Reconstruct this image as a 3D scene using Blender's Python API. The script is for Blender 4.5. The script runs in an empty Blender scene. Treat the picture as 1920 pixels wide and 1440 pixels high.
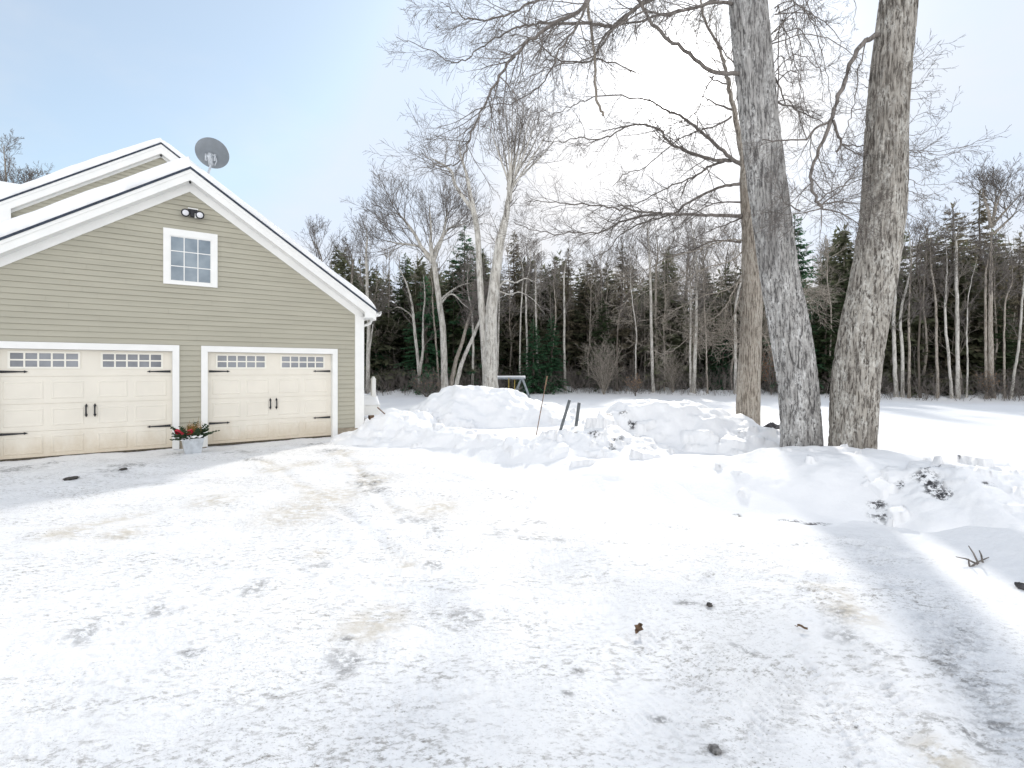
import bpy, math, random
import numpy as np
from mathutils import Vector

C = bpy.context.scene.collection
SC = bpy.context.scene
FPX, CX, HY, HC = 937.0, 960.0, 693.0, 1.73          # focal length, centre column, horizon row of the photo, eye height
RNG = np.random.default_rng(7)

# ------------------------------------------------------------------ noise
_perm = np.random.default_rng(3).permutation(4096)
_grad = np.random.default_rng(4).normal(size=(4096, 3))
_grad /= np.linalg.norm(_grad, axis=1)[:, None]

def perlin(x, y, z=None):
    x = np.asarray(x, float); y = np.asarray(y, float)
    z = np.zeros_like(x) if z is None else np.asarray(z, float)
    xi, yi, zi = np.floor(x), np.floor(y), np.floor(z)
    xf, yf, zf = x - xi, y - yi, z - zi
    xi, yi, zi = xi.astype(np.int64), yi.astype(np.int64), zi.astype(np.int64)
    u, v, w = [t * t * t * (t * (t * 6 - 15) + 10) for t in (xf, yf, zf)]
    out = 0.0
    for dz in ((0, 1) if np.any(zf) else (0,)):
        for dy in (0, 1):
            for dx in (0, 1):
                h = _perm[(_perm[(_perm[(xi + dx) & 4095] + yi + dy) & 4095] + zi + dz) & 4095]
                g = _grad[h]
                dot = g[..., 0] * (xf - dx) + g[..., 1] * (yf - dy) + g[..., 2] * (zf - dz)
                wgt = (u if dx else 1 - u) * (v if dy else 1 - v) * ((w if dz else 1 - w))
                out = out + wgt * dot
    return out * 1.5

def fbm(x, y, s, octv=3, seed=0.0):
    o, a, f = 0.0, 1.0, s
    for k in range(octv):
        o = o + a * perlin(x * f + seed + 17.3 * k, y * f - seed + 9.1 * k)
        a *= 0.5; f *= 2.03
    return o

def sstep(a, b, x):
    t = np.clip((x - a) / (b - a), 0, 1)
    return t * t * (3 - 2 * t)

# ------------------------------------------------------------------ photo helpers
def P(px, py, Y):                       # the point seen at a pixel, at depth Y
    return np.array([(px - CX) / FPX * Y, Y, HC - (py - HY) / FPX * Y])

def G(px, py, z=0.0):                   # the point of the ground seen at a pixel
    return P(px, py, (HC - z) * FPX / (py - HY))

# ------------------------------------------------------------------ mesh builder
class MB:
    def __init__(s):
        s.v = []; s.q = []; s.n = 0; s.pend = {}
    def add(s, verts, faces):
        verts = np.asarray(verts, float); faces = np.asarray(faces, np.int64)
        if faces.shape[1] == 3:
            faces = np.concatenate([faces, -np.ones((len(faces), 1), np.int64) - s.n], 1)
        s.v.append(verts); s.q.append(faces + s.n); s.n += len(verts)
        return s
    def box(s, a, b):
        x0, y0, z0 = a; x1, y1, z1 = b
        v = [(x0, y0, z0), (x1, y0, z0), (x1, y1, z0), (x0, y1, z0), (x0, y0, z1), (x1, y0, z1), (x1, y1, z1), (x0, y1, z1)]
        return s.add(v, [(0, 3, 2, 1), (4, 5, 6, 7), (0, 1, 5, 4), (1, 2, 6, 5), (2, 3, 7, 6), (3, 0, 4, 7)])
    def prism(s, poly, y0, y1):           # polygon in x,z pushed along y; quads only
        for i in range(1, len(poly) - 1, 2):
            p = [poly[0], poly[i], poly[i + 1], poly[min(i + 2, len(poly) - 1)]]
            v = [(a, y0, b) for a, b in p] + [(a, y1, b) for a, b in p]
            s.add(v, [(0, 1, 2, 3), (7, 6, 5, 4), (0, 4, 5, 1), (1, 5, 6, 2), (2, 6, 7, 3), (3, 7, 4, 0)])
        return s
    def tube(s, pts, rad, sides=6, cap=True):
        pts = np.asarray(pts, float); n = len(pts)
        rad = np.broadcast_to(np.asarray(rad, float), (n,))
        t = np.gradient(pts, axis=0); t /= np.linalg.norm(t, axis=1)[:, None] + 1e-9
        ref = np.array([0.31, 0.17, 0.93]) if abs(t[0, 2]) < 0.8 else np.array([0.93, 0.31, 0.17])
        a = np.cross(t, ref); a /= np.linalg.norm(a, axis=1)[:, None] + 1e-9
        b = np.cross(t, a)
        th = np.arange(sides) * 2 * np.pi / sides
        v = pts[:, None, :] + rad[:, None, None] * (np.cos(th)[None, :, None] * a[:, None, :] + np.sin(th)[None, :, None] * b[:, None, :])
        i = np.arange(n - 1)[:, None] * sides; j = np.arange(sides)[None, :]; k = (j + 1) % sides
        f = np.stack([i + j, i + k, i + sides + k, i + sides + j], -1).reshape(-1, 4)
        v = v.reshape(-1, 3)
        if cap:
            v = np.concatenate([v, pts[:1], pts[-1:]]); m = n * sides
            jj = np.arange(sides); kk = (jj + 1) % sides
            c0 = np.stack([kk, jj, np.full(sides, m)], -1); c1 = np.stack([(n - 1) * sides + jj, (n - 1) * sides + kk, np.full(sides, m + 1)], -1)
            c0 = np.concatenate([c0, np.full((sides, 1), -1 - s.n)], 1); c1 = np.concatenate([c1, np.full((sides, 1), -1 - s.n)], 1)
            f = np.concatenate([f, c0, c1])
        s.v.append(v); s.q.append(f + s.n); s.n += len(v)
        return s
    def grid(s, V):                       # V (rows, cols, 3)
        r, c = V.shape[:2]
        i = np.arange(r - 1)[:, None] * c; j = np.arange(c - 1)[None, :]
        f = np.stack([i + j, i + j + 1, i + c + j + 1, i + c + j], -1).reshape(-1, 4)
        return s.add(V.reshape(-1, 3), f)
    def twig(s, pts, rad, sides):         # kept and meshed together with all others of the same make
        s.pend.setdefault((len(pts), sides), []).append((pts, rad))
    def flush(s):
        for (n, sides), L in s.pend.items():
            pts = np.array([a for a, _ in L]); rad = np.array([b for _, b in L]); B = len(L)
            t = np.gradient(pts, axis=1); t /= np.linalg.norm(t, axis=2)[..., None] + 1e-9
            ref = np.where(np.abs(t[:, :1, 2:3]) < 0.8, np.array([0.31, 0.17, 0.93]), np.array([0.93, 0.31, 0.17]))
            a = np.cross(t, np.broadcast_to(ref, t.shape)); a /= np.linalg.norm(a, axis=2)[..., None] + 1e-9
            b = np.cross(t, a); th = np.arange(sides) * 2 * np.pi / sides
            v = pts[:, :, None, :] + rad[:, :, None, None] * (np.cos(th)[None, None, :, None] * a[:, :, None, :] + np.sin(th)[None, None, :, None] * b[:, :, None, :])
            i = np.arange(n - 1)[:, None] * sides; j = np.arange(sides)[None, :]; k = (j + 1) % sides
            f = np.stack([i + j, i + k, i + sides + k, i + sides + j], -1).reshape(-1, 4)
            f = (f[None] + (np.arange(B) * n * sides)[:, None, None]).reshape(-1, 4)
            s.v.append(v.reshape(-1, 3)); s.q.append(f + s.n); s.n += B * n * sides
        s.pend = {}
    def arrays(s):
        s.flush()
        return np.concatenate(s.v), np.concatenate(s.q)
    def mesh(s, name, smooth=False):
        return to_mesh(name, *s.arrays(), smooth)
    def build(s, name, m, parent=None, smooth=False):
        return obj(name, s.mesh(name, smooth), m, parent)

def to_mesh(name, v, q, smooth=False):
    me = bpy.data.meshes.new(name)
    tri = q[:, 3] < 0
    cnt = np.where(tri, 3, 4).astype(np.int32)
    mask = np.ones(q.shape, bool); mask[tri, 3] = False
    loops = q[mask].astype(np.int32)
    me.vertices.add(len(v)); me.vertices.foreach_set('co', v.astype(np.float32).ravel())
    me.loops.add(len(loops)); me.loops.foreach_set('vertex_index', loops)
    me.polygons.add(len(q))
    st = np.concatenate([[0], np.cumsum(cnt)[:-1]]).astype(np.int32)
    me.polygons.foreach_set('loop_start', st)
    me.polygons.foreach_set('use_smooth', np.full(len(q), smooth))
    me.update(calc_edges=True)
    return me

def obj(name, me, m, parent=None, loc=None):
    o = bpy.data.objects.new(name, me); C.objects.link(o)
    if m is not None and len(me.materials) == 0: me.materials.append(m)
    if parent is not None: o.parent = parent
    if loc is not None: o.location = loc
    return o

def tag(o, label, cat, group=None, kind=None):
    o['label'] = label; o['category'] = cat
    if group: o['group'] = group
    if kind: o['kind'] = kind
    return o

def thing(name, label, cat, loc=(0, 0, 0), rz=0.0, group=None):
    o = bpy.data.objects.new(name, None); C.objects.link(o)
    o.location = [float(t) for t in loc]; o.rotation_euler = (0, 0, rz); o.empty_display_size = 0.1
    return tag(o, label, cat, group)

# ------------------------------------------------------------------ materials
class NT:
    def __init__(s, nt): s.t = nt
    def n(s, typ, **kw):
        nd = s.t.nodes.new(typ)
        for k, v in kw.items():
            if k.startswith('i_'):
                key = k[2:]
                key = int(key) if key.isdigit() else key.replace('_', ' ')
                if hasattr(v, 'is_linked') or isinstance(v, bpy.types.NodeSocket): s.t.links.new(v, nd.inputs[key])
                else: nd.inputs[key].default_value = v
            else: setattr(nd, k, v)
        return nd
    def math(s, op, a, b=0.0, clamp=False):
        nd = s.t.nodes.new('ShaderNodeMath'); nd.operation = op; nd.use_clamp = clamp
        for i, v in ((0, a), (1, b)):
            if isinstance(v, bpy.types.NodeSocket): s.t.links.new(v, nd.inputs[i])
            else: nd.inputs[i].default_value = v
        return nd.outputs[0]
    def mix(s, f, a, b):
        nd = s.t.nodes.new('ShaderNodeMix'); nd.data_type = 'RGBA'
        for i, v in ((0, f), (6, a), (7, b)):
            if isinstance(v, bpy.types.NodeSocket): s.t.links.new(v, nd.inputs[i])
            else: nd.inputs[i].default_value = v if i == 0 else (*v, 1.0) if len(v) == 3 else v
        return nd.outputs[2]
    def noise(s, vec, scale, detail=3.0, rough=0.55):
        nd = s.t.nodes.new('ShaderNodeTexNoise'); nd.inputs['Scale'].default_value = scale
        nd.inputs['Detail'].default_value = detail; nd.inputs['Roughness'].default_value = rough
        if vec is not None: s.t.links.new(vec, nd.inputs['Vector'])
        return nd.outputs[0]
    def ramp(s, f, a, b):                # 0 at a, 1 at b
        nd = s.t.nodes.new('ShaderNodeMapRange'); nd.interpolation_type = 'SMOOTHSTEP'
        s.t.links.new(f, nd.inputs[0]); nd.inputs[1].default_value = a; nd.inputs[2].default_value = b
        return nd.outputs[0]
    def obco(s, scale=(1, 1, 1), rot=0.0):
        tc = s.t.nodes.new('ShaderNodeTexCoord'); mp = s.t.nodes.new('ShaderNodeMapping')
        mp.inputs['Scale'].default_value = scale; mp.inputs['Rotation'].default_value = (0, 0, rot)
        s.t.links.new(tc.outputs['Object'], mp.inputs['Vector'])
        return mp.outputs[0]

def newmat(name, rough=0.6, spec=0.3, metal=0.0):
    m = bpy.data.materials.new(name); m.use_nodes = True
    N = NT(m.node_tree); b = m.node_tree.nodes['Principled BSDF']
    b.inputs['Roughness'].default_value = rough; b.inputs['Specular IOR Level'].default_value = spec
    b.inputs['Metallic'].default_value = metal
    return m, N, b

def plain(name, col, var=0.12, scale=6.0, rough=0.6, spec=0.3, metal=0.0, bump=0.0, stretch=(1, 1, 1), rnd=0.0):
    m, N, b = newmat(name, rough, spec, metal)
    v = N.obco(stretch)
    f = N.ramp(N.noise(v, scale, 4), 0.3, 0.7)
    c = N.mix(f, tuple(t * (1 - var) for t in col), tuple(min(1, t * (1 + var)) for t in col))
    if rnd:
        oi = N.n('ShaderNodeObjectInfo')
        hs = N.n('ShaderNodeHueSaturation')
        N.t.links.new(c, hs.inputs['Color'])
        N.t.links.new(N.math('MULTIPLY_ADD', oi.outputs['Random'], 2 * rnd), hs.inputs['Value'])
        hs.inputs['Value'].links[0].from_node.inputs[2].default_value = 1 - rnd
        c = hs.outputs[0]
    N.t.links.new(c, b.inputs['Base Color'])
    if bump:
        bp = N.n('ShaderNodeBump', i_Strength=bump, i_Distance=0.02)
        N.t.links.new(N.noise(v, scale * 4, 4), bp.inputs['Height']); N.t.links.new(bp.outputs[0], b.inputs['Normal'])
    return m

def leafy(m, k=0.5):                      # thin needles and leaves let some light through
    t = m.node_tree; b = t.nodes['Principled BSDF']; o = t.nodes['Material Output']
    tr = t.nodes.new('ShaderNodeBsdfTranslucent'); mx = t.nodes.new('ShaderNodeMixShader'); mx.inputs[0].default_value = k
    t.links.new(b.inputs['Base Color'].links[0].from_socket, tr.inputs['Color'])
    t.links.new(b.outputs[0], mx.inputs[1]); t.links.new(tr.outputs[0], mx.inputs[2]); t.links.new(mx.outputs[0], o.inputs['Surface'])

def bark_mat(name, dark, mid, light, lich=0.45, vs=0.16, scale=16.0, bump=0.6, moss=None):
    m, N, b = newmat(name, 0.85, 0.15)
    v = N.obco((1, 1, vs)); v2 = N.obco((1, 1, 0.40))
    fur = N.ramp(N.noise(v, scale, 6, 0.72), 0.41, 0.56)
    c = N.mix(fur, dark, mid)
    pat = N.ramp(N.noise(v2, 6.5, 6, 0.72), 0.50 - 0.1 * lich, 0.60)
    fine = N.ramp(N.noise(v2, 38.0, 4, 0.65), 0.42, 0.58)
    c = N.mix(N.math('MULTIPLY', N.math('MULTIPLY', pat, fine), 0.9 * min(1, lich * 1.8)), c, light)
    blot = N.ramp(N.noise(v2, 3.0, 6, 0.75), 0.55, 0.68)
    c = N.mix(N.math('MULTIPLY', N.math('MULTIPLY', blot, N.ramp(N.noise(v, scale * 1.6, 5, 0.7), 0.45, 0.58)), 0.75), c, tuple(t * 0.8 for t in dark))
    c = N.mix(N.math('MULTIPLY', N.ramp(N.noise(v2, 1.1, 4, 0.6), 0.50, 0.64), 0.42), c, tuple(t * 1.6 for t in dark))
    if moss is not None:
        c = N.mix(N.math('MULTIPLY', N.ramp(N.noise(v2, 1.6, 4, 0.6), 0.6, 0.75), 0.55), c, moss)
    N.t.links.new(c, b.inputs['Base Color'])
    bp = N.n('ShaderNodeBump', i_Strength=bump, i_Distance=0.03)
    N.t.links.new(N.noise(v, scale * 1.2, 6, 0.65), bp.inputs['Height']); N.t.links.new(bp.outputs[0], b.inputs['Normal'])
    return m

def snow_mat(name, ground=False):
    m, N, b = newmat(name, 0.55, 0.25)
    v = N.obco()
    sn = N.mix(N.ramp(N.noise(v, 0.9, 4), 0.3, 0.7), (0.885, 0.885, 0.89), (0.915, 0.912, 0.91))
    if ground:
        at = N.n('ShaderNodeAttribute', attribute_name='drive').outputs['Fac']
        dt = N.n('ShaderNodeAttribute', attribute_name='dirt').outputs['Fac']
        tn = N.n('ShaderNodeAttribute', attribute_name='tan').outputs['Fac']
        vs = N.obco((1.0, 1.45, 1.0))
        big = N.math('ADD', N.math('MULTIPLY', N.ramp(N.noise(N.obco((0.30, 1.7, 1.0), -0.72), 1.5, 5, 0.65), 0.42, 0.62), 0.65), N.math('MULTIPLY', N.ramp(N.noise(N.obco((1.9, 0.35, 1.0), 0.2), 1.2, 5, 0.65), 0.45, 0.66), 0.35))
        f1 = N.ramp(N.noise(N.obco((0.75, 1.5, 1.0), -0.72), 19.0, 6, 0.78), 0.49, 0.62)       # grit scattered over the driveway
        f2 = N.ramp(N.noise(vs, 48.0, 5, 0.75), 0.54, 0.66)
        grit = N.math('MULTIPLY', N.math('MULTIPLY', f1, N.math('ADD', N.math('MULTIPLY', big, .9), .12)), 0.78)
        grit = N.math('ADD', grit, N.math('MULTIPLY', N.math('MULTIPLY', f2, N.ramp(N.noise(v, 1.1, 5, 0.65), 0.38, 0.60)), 0.68))
        grit = N.math('MULTIPLY', grit, at, True)
        sn = N.mix(N.math('MULTIPLY', N.math('MULTIPLY', N.ramp(N.noise(v, 0.35, 5, 0.6), 0.45, 0.75), at), 0.30), sn, (0.80, 0.775, 0.72))
        c = N.mix(grit, sn, (0.22, 0.195, 0.165))
        c = N.mix(N.math('MULTIPLY', N.math('MULTIPLY', tn, N.ramp(N.noise(vs, 7.0, 6, 0.7), 0.36, 0.58)), 0.75, True), c, (0.50, 0.43, 0.31))
        dk = N.math('MULTIPLY', N.ramp(N.noise(vs, 16.0, 6, 0.75), 0.42, 0.56), 1.0)
        c = N.mix(N.math('MULTIPLY', dt, N.math('ADD', N.math('MULTIPLY', dk, 0.8), N.math('MULTIPLY', N.math('GREATER_THAN', dt, 0.85), 0.1)), True), c, (0.075, 0.07, 0.068))
    else:
        dt = N.n('ShaderNodeAttribute', attribute_name='dirt').outputs['Fac']
        dk = N.ramp(N.noise(v, 14.0, 6, 0.75), 0.46, 0.54)
        c = N.mix(N.math('MULTIPLY', dt, dk, True), sn, (0.05, 0.048, 0.05))
    N.t.links.new(c, b.inputs['Base Color'])
    bp = N.n('ShaderNodeBump', i_Strength=0.7 if ground else 0.5, i_Distance=0.016)
    N.t.links.new(N.noise(v, 22.0, 6, 0.72), bp.inputs['Height']); N.t.links.new(bp.outputs[0], b.inputs['Normal'])
    return m

M = dict(
    snow=snow_mat('snow_packed'), ground=snow_mat('snow_driveway', True),
    siding=plain('siding_sage', (0.418, 0.398, 0.322), 0.05, 2.0, 0.55, 0.25, stretch=(0.4, 1, 3)),
    white=plain('white_paint', (0.83, 0.825, 0.80), 0.025, 3.0, 0.45, 0.3),
    door=plain('door_almond', (0.765, 0.72, 0.63), 0.03, 2.0, 0.45, 0.3),
    doorwin=plain('door_window_frame', (0.82, 0.79, 0.71), 0.03, 2.0, 0.45, 0.3),
    iron=plain('black_iron', (0.018, 0.018, 0.022), 0.3, 20, 0.5, 0.4),
    concrete=plain('concrete', (0.36, 0.31, 0.24), 0.2, 8, 0.85, 0.1, bump=0.4),
    shingle=plain('dark_shingle', (0.045, 0.055, 0.075), 0.3, 14, 0.8, 0.2),
    rubber=plain('rubber_seal', (0.10, 0.085, 0.065), 0.3, 20, 0.8, 0.1),
    dish=plain('dish_grey', (0.20, 0.22, 0.24), 0.08, 5, 0.5, 0.3),
    galv=plain('galvanised', (0.52, 0.55, 0.58), 0.15, 9, 0.45, 0.5, 0.3, bump=0.1),
    steel=plain('grey_pipe', (0.11, 0.12, 0.125), 0.25, 15, 0.5, 0.4),
    bulb=plain('lamp_face', (0.72, 0.72, 0.74), 0.1, 15, 0.15, 0.5),
    wood_grey=plain('weathered_wood', (0.40, 0.40, 0.39), 0.3, 9, 0.8, 0.2, stretch=(3, 3, 0.4)),
    wood_brown=plain('brown_post', (0.20, 0.13, 0.085), 0.3, 12, 0.8, 0.2, stretch=(3, 3, 0.4)),
    swingwood=plain('swing_beam', (0.33, 0.36, 0.38), 0.2, 6, 0.7, 0.2),
    yellow=plain('yellow_rope', (0.45, 0.33, 0.08), 0.2, 6, 0.7, 0.2),
    stake=plain('stake_wood', (0.22, 0.15, 0.115), 0.25, 14, 0.7, 0.2),
    red=plain('red_ribbon', (0.42, 0.012, 0.03), 0.25, 12, 0.45, 0.4),
    fir=plain('fir_green', (0.035, 0.06, 0.028), 0.4, 20, 0.7, 0.2),
    straw=plain('dry_grass', (0.30, 0.17, 0.055), 0.4, 30, 0.8, 0.1),
    log=plain('birch_stick', (0.50, 0.40, 0.31), 0.35, 14, 0.8, 0.1),
    soil=plain('dark_soil', (0.085, 0.078, 0.072), 0.5, 24, 0.9, 0.1, bump=0.8),
    grit=plain('grey_grit', (0.26, 0.25, 0.24), 0.5, 40, 0.9, 0.1, bump=0.8),
    leaf=plain('dead_leaf', (0.17, 0.11, 0.07), 0.4, 30, 0.8, 0.1),
    stone=plain('dark_stone', (0.085, 0.082, 0.085), 0.5, 11, 0.85, 0.15, bump=0.8),
    twig=bark_mat('twig_bark', (0.105, 0.092, 0.083), (0.205, 0.182, 0.165), (0.32, 0.30, 0.275), 0.3, 0.3, 14, 0.3),
    bark_grey=bark_mat('bark_furrowed_grey', (0.10, 0.095, 0.092), (0.45, 0.435, 0.415), (0.70, 0.69, 0.67), 0.55, 0.09, 30, 1.0),
    bark_brown=bark_mat('bark_furrowed_brown', (0.095, 0.082, 0.07), (0.42, 0.39, 0.345), (0.66, 0.64, 0.59), 0.5, 0.095, 28, 1.0, moss=(0.17, 0.115, 0.06)),
    bark_mid=bark_mat('bark_tan', (0.16, 0.135, 0.11), (0.43, 0.385, 0.33), (0.58, 0.55, 0.49), 0.3, 0.11, 38, 0.9),
    bark_pale=bark_mat('bark_pale', (0.28, 0.26, 0.23), (0.54, 0.515, 0.465), (0.70, 0.68, 0.64), 0.5, 0.2, 9, 0.3),
    bark_dark=bark_mat('bark_dark', (0.07, 0.058, 0.048), (0.135, 0.115, 0.095), (0.22, 0.2, 0.17), 0.3, 0.2, 9, 0.3),
    needle=plain('needles', (0.092, 0.135, 0.064), 0.45, 1.6, 0.75, 0.15, rnd=0.35),
    needle_fresh=plain('needles_green', (0.07, 0.165, 0.085), 0.40, 1.6, 0.75, 0.15, rnd=0.25),
    needle_brown=plain('needles_bronzed', (0.225, 0.20, 0.14), 0.40, 1.6, 0.75, 0.15, rnd=0.3),
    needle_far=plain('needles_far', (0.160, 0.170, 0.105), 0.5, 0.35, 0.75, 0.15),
    beech=plain('beech_leaf', (0.33, 0.15, 0.06), 0.35, 9, 0.8, 0.1),
    beech_pale=plain('beech_leaf_pale', (0.42, 0.28, 0.17), 0.3, 9, 0.8, 0.1),
)
for k_ in ('needle', 'needle_fresh', 'needle_brown', 'needle_far', 'beech', 'beech_pale'): leafy(M[k_])
def splash(m, col, top):                 # salt and mud thrown up from the drive
    N = NT(m.node_tree); b = m.node_tree.nodes['Principled BSDF']; c0 = b.inputs['Base Color'].links[0].from_socket
    tc = N.n('ShaderNodeTexCoord'); sp = N.n('ShaderNodeSeparateXYZ'); N.t.links.new(tc.outputs['Object'], sp.inputs[0])
    h = N.math('ADD', sp.outputs[2], N.math('MULTIPLY', N.math('SUBTRACT', N.noise(N.obco((1, 1, .5)), 3.0, 6, .7), .5), 0.7))
    f = N.math('MULTIPLY', N.ramp(h, top, 0.0), N.math('ADD', .35, N.math('MULTIPLY', N.noise(N.obco(), 30.0, 4, .7), .5)))
    N.t.links.new(N.mix(f, c0, col), b.inputs['Base Color'])
splash(M['door'], (0.50, 0.40, 0.27), 0.62)
def glass_mat(name, a, b_):
    m, N, b = newmat(name, 0.06, 0.5)
    v = N.obco()
    N.t.links.new(N.mix(N.ramp(N.noise(v, 1.4, 4), 0.3, 0.7), a, b_), b.inputs['Base Color'])
    return m
M['glass'] = glass_mat('window_glass', (0.13, 0.17, 0.21), (0.28, 0.33, 0.37))
M['glass_door'] = glass_mat('door_glass', (0.11, 0.125, 0.15), (0.25, 0.27, 0.30))

# ------------------------------------------------------------------ ground shape
DRIVE = np.array([(-4.2, 12.3), (-2.6, 11.25), (-0.6, 9.3), (0.33, 7.75), (0.96, 6.5), (2.27, 5.85), (4.0, 5.45), (4.05, 4.4), (3.75, 3.2), (3.8, 1),
                  (4.2, -8), (-20, -8), (-20, 2.0), (-10.3, 8.8), (-4.3, 13.1)])
def drive_dist(x, y):                   # signed distance to the driveway's edge, negative inside
    d = np.full(x.shape, 1e9); ins = np.zeros(x.shape, bool)
    n = len(DRIVE)
    for i in range(n):
        a, b = DRIVE[i], DRIVE[(i + 1) % n]
        e = b - a; t = np.clip(((x - a[0]) * e[0] + (y - a[1]) * e[1]) / (e @ e), 0, 1)
        d = np.minimum(d, np.hypot(x - a[0] - t * e[0], y - a[1] - t * e[1]))
        c = (a[1] > y) != (b[1] > y)
        with np.errstate(divide='ignore', invalid='ignore'):
            ins ^= c & (x < (b[0] - a[0]) * (y - a[1]) / (b[1] - a[1] + 1e-12) + a[0])
    return np.where(ins, -d, d)

def edge_y(x):                          # how far off the wood begins
    return np.interp(x, [-40, -14, -4, 6, 14, 20, 30, 60], [30, 34, 36.5, 38, 35, 31, 28, 26])

def ground_base(x, y):
    dd = drive_dist(x, y)
    out = sstep(0.0, 1.1, dd)
    fall = sstep(13, 32, y)
    z = out * (0.22 - 0.27 * fall)
    z = z + out * 0.10 * fbm(x, y, 0.17, 2, 3.3) * (1 - 0.3 * fall)
    wood = sstep(-1.5, 2.0, y - edge_y(x))
    z = z + wood * (0.12 + 0.45 * np.abs(fbm(x, y, 0.8, 3, 8.1)))
    z = z + (1 - out) * 0.035 * fbm(x, y, 0.45, 2, 1.7)
    # behind the garage's own floor and far behind the camera keep level
    return z, dd, out

TREAD = [((1170, 1250), (1195, 1440)), ((1355, 1215), (1300, 1390)), ((1290, 1215), (1215, 1400)), ((1500, 1235), (1440, 1400)), ((1440, 1215), (1390, 1350)),
         ((1740, 1150), (1795, 1290)), ((1525, 1110), (1640, 1260)), ((1640, 1260), (1760, 1430)), ((1800, 1180), (1880, 1380)),
         ((1240, 1130), (1330, 1060)), ((1120, 1300), (1250, 1130)), ((1560, 1300), (1640, 1440)), ((1650, 1440), (1500, 1200))]
TREAD = [(G(*a)[:2], G(*b)[:2]) for a, b in TREAD]
FURROW = [[(750, 868), (880, 900), (1000, 935), (1130, 962), (1330, 984), (1480, 988)], [(870, 915), (1010, 945), (1150, 975), (1280, 990)],
          [(100, 1005), (300, 955), (480, 922)], [(1200, 1075), (1330, 1085), (1480, 1090), (1700, 1092)], [(1450, 1000), (1600, 1020), (1750, 1060)],
          [(640, 845), (690, 900), (740, 960)], [(460, 842), (560, 905), (680, 990), (760, 1060)]]
FURROW += [[(0, 1150), (200, 1105), (480, 1030), (760, 965), (1000, 920)], [(0, 1240), (250, 1170), (560, 1085), (850, 1010), (1080, 962)], [(0, 1370), (300, 1275), (650, 1165), (960, 1075), (1230, 1010)], [(120, 1440), (480, 1310), (820, 1190), (1120, 1090)],
           [(1880, 1440), (1800, 1290), (1700, 1180), (1560, 1100), (1380, 1050)], [(1740, 1440), (1650, 1290), (1540, 1180), (1400, 1110), (1240, 1060)]]
FURROW = [np.array([G(*p)[:2] for p in f]) for f in FURROW]

def poly_dist(x, y, pl):
    d = np.full(x.shape, 1e9); side = np.zeros(x.shape)
    for a, b in zip(pl[:-1], pl[1:]):
        e = b - a; L = np.hypot(*e); t = np.clip(((x - a[0]) * e[0] + (y - a[1]) * e[1]) / (L * L), 0, 1)
        dx, dy = x - a[0] - t * e[0], y - a[1] - t * e[1]
        q = np.hypot(dx, dy); up = q < d
        side = np.where(up, (dx * -e[1] + dy * e[0]) / L, side); d = np.where(up, q, d)
    return d, side

def ground_z(x, y):
    x = np.asarray(x, float); y = np.asarray(y, float)
    return ground_base(x, y)[0]

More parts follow.
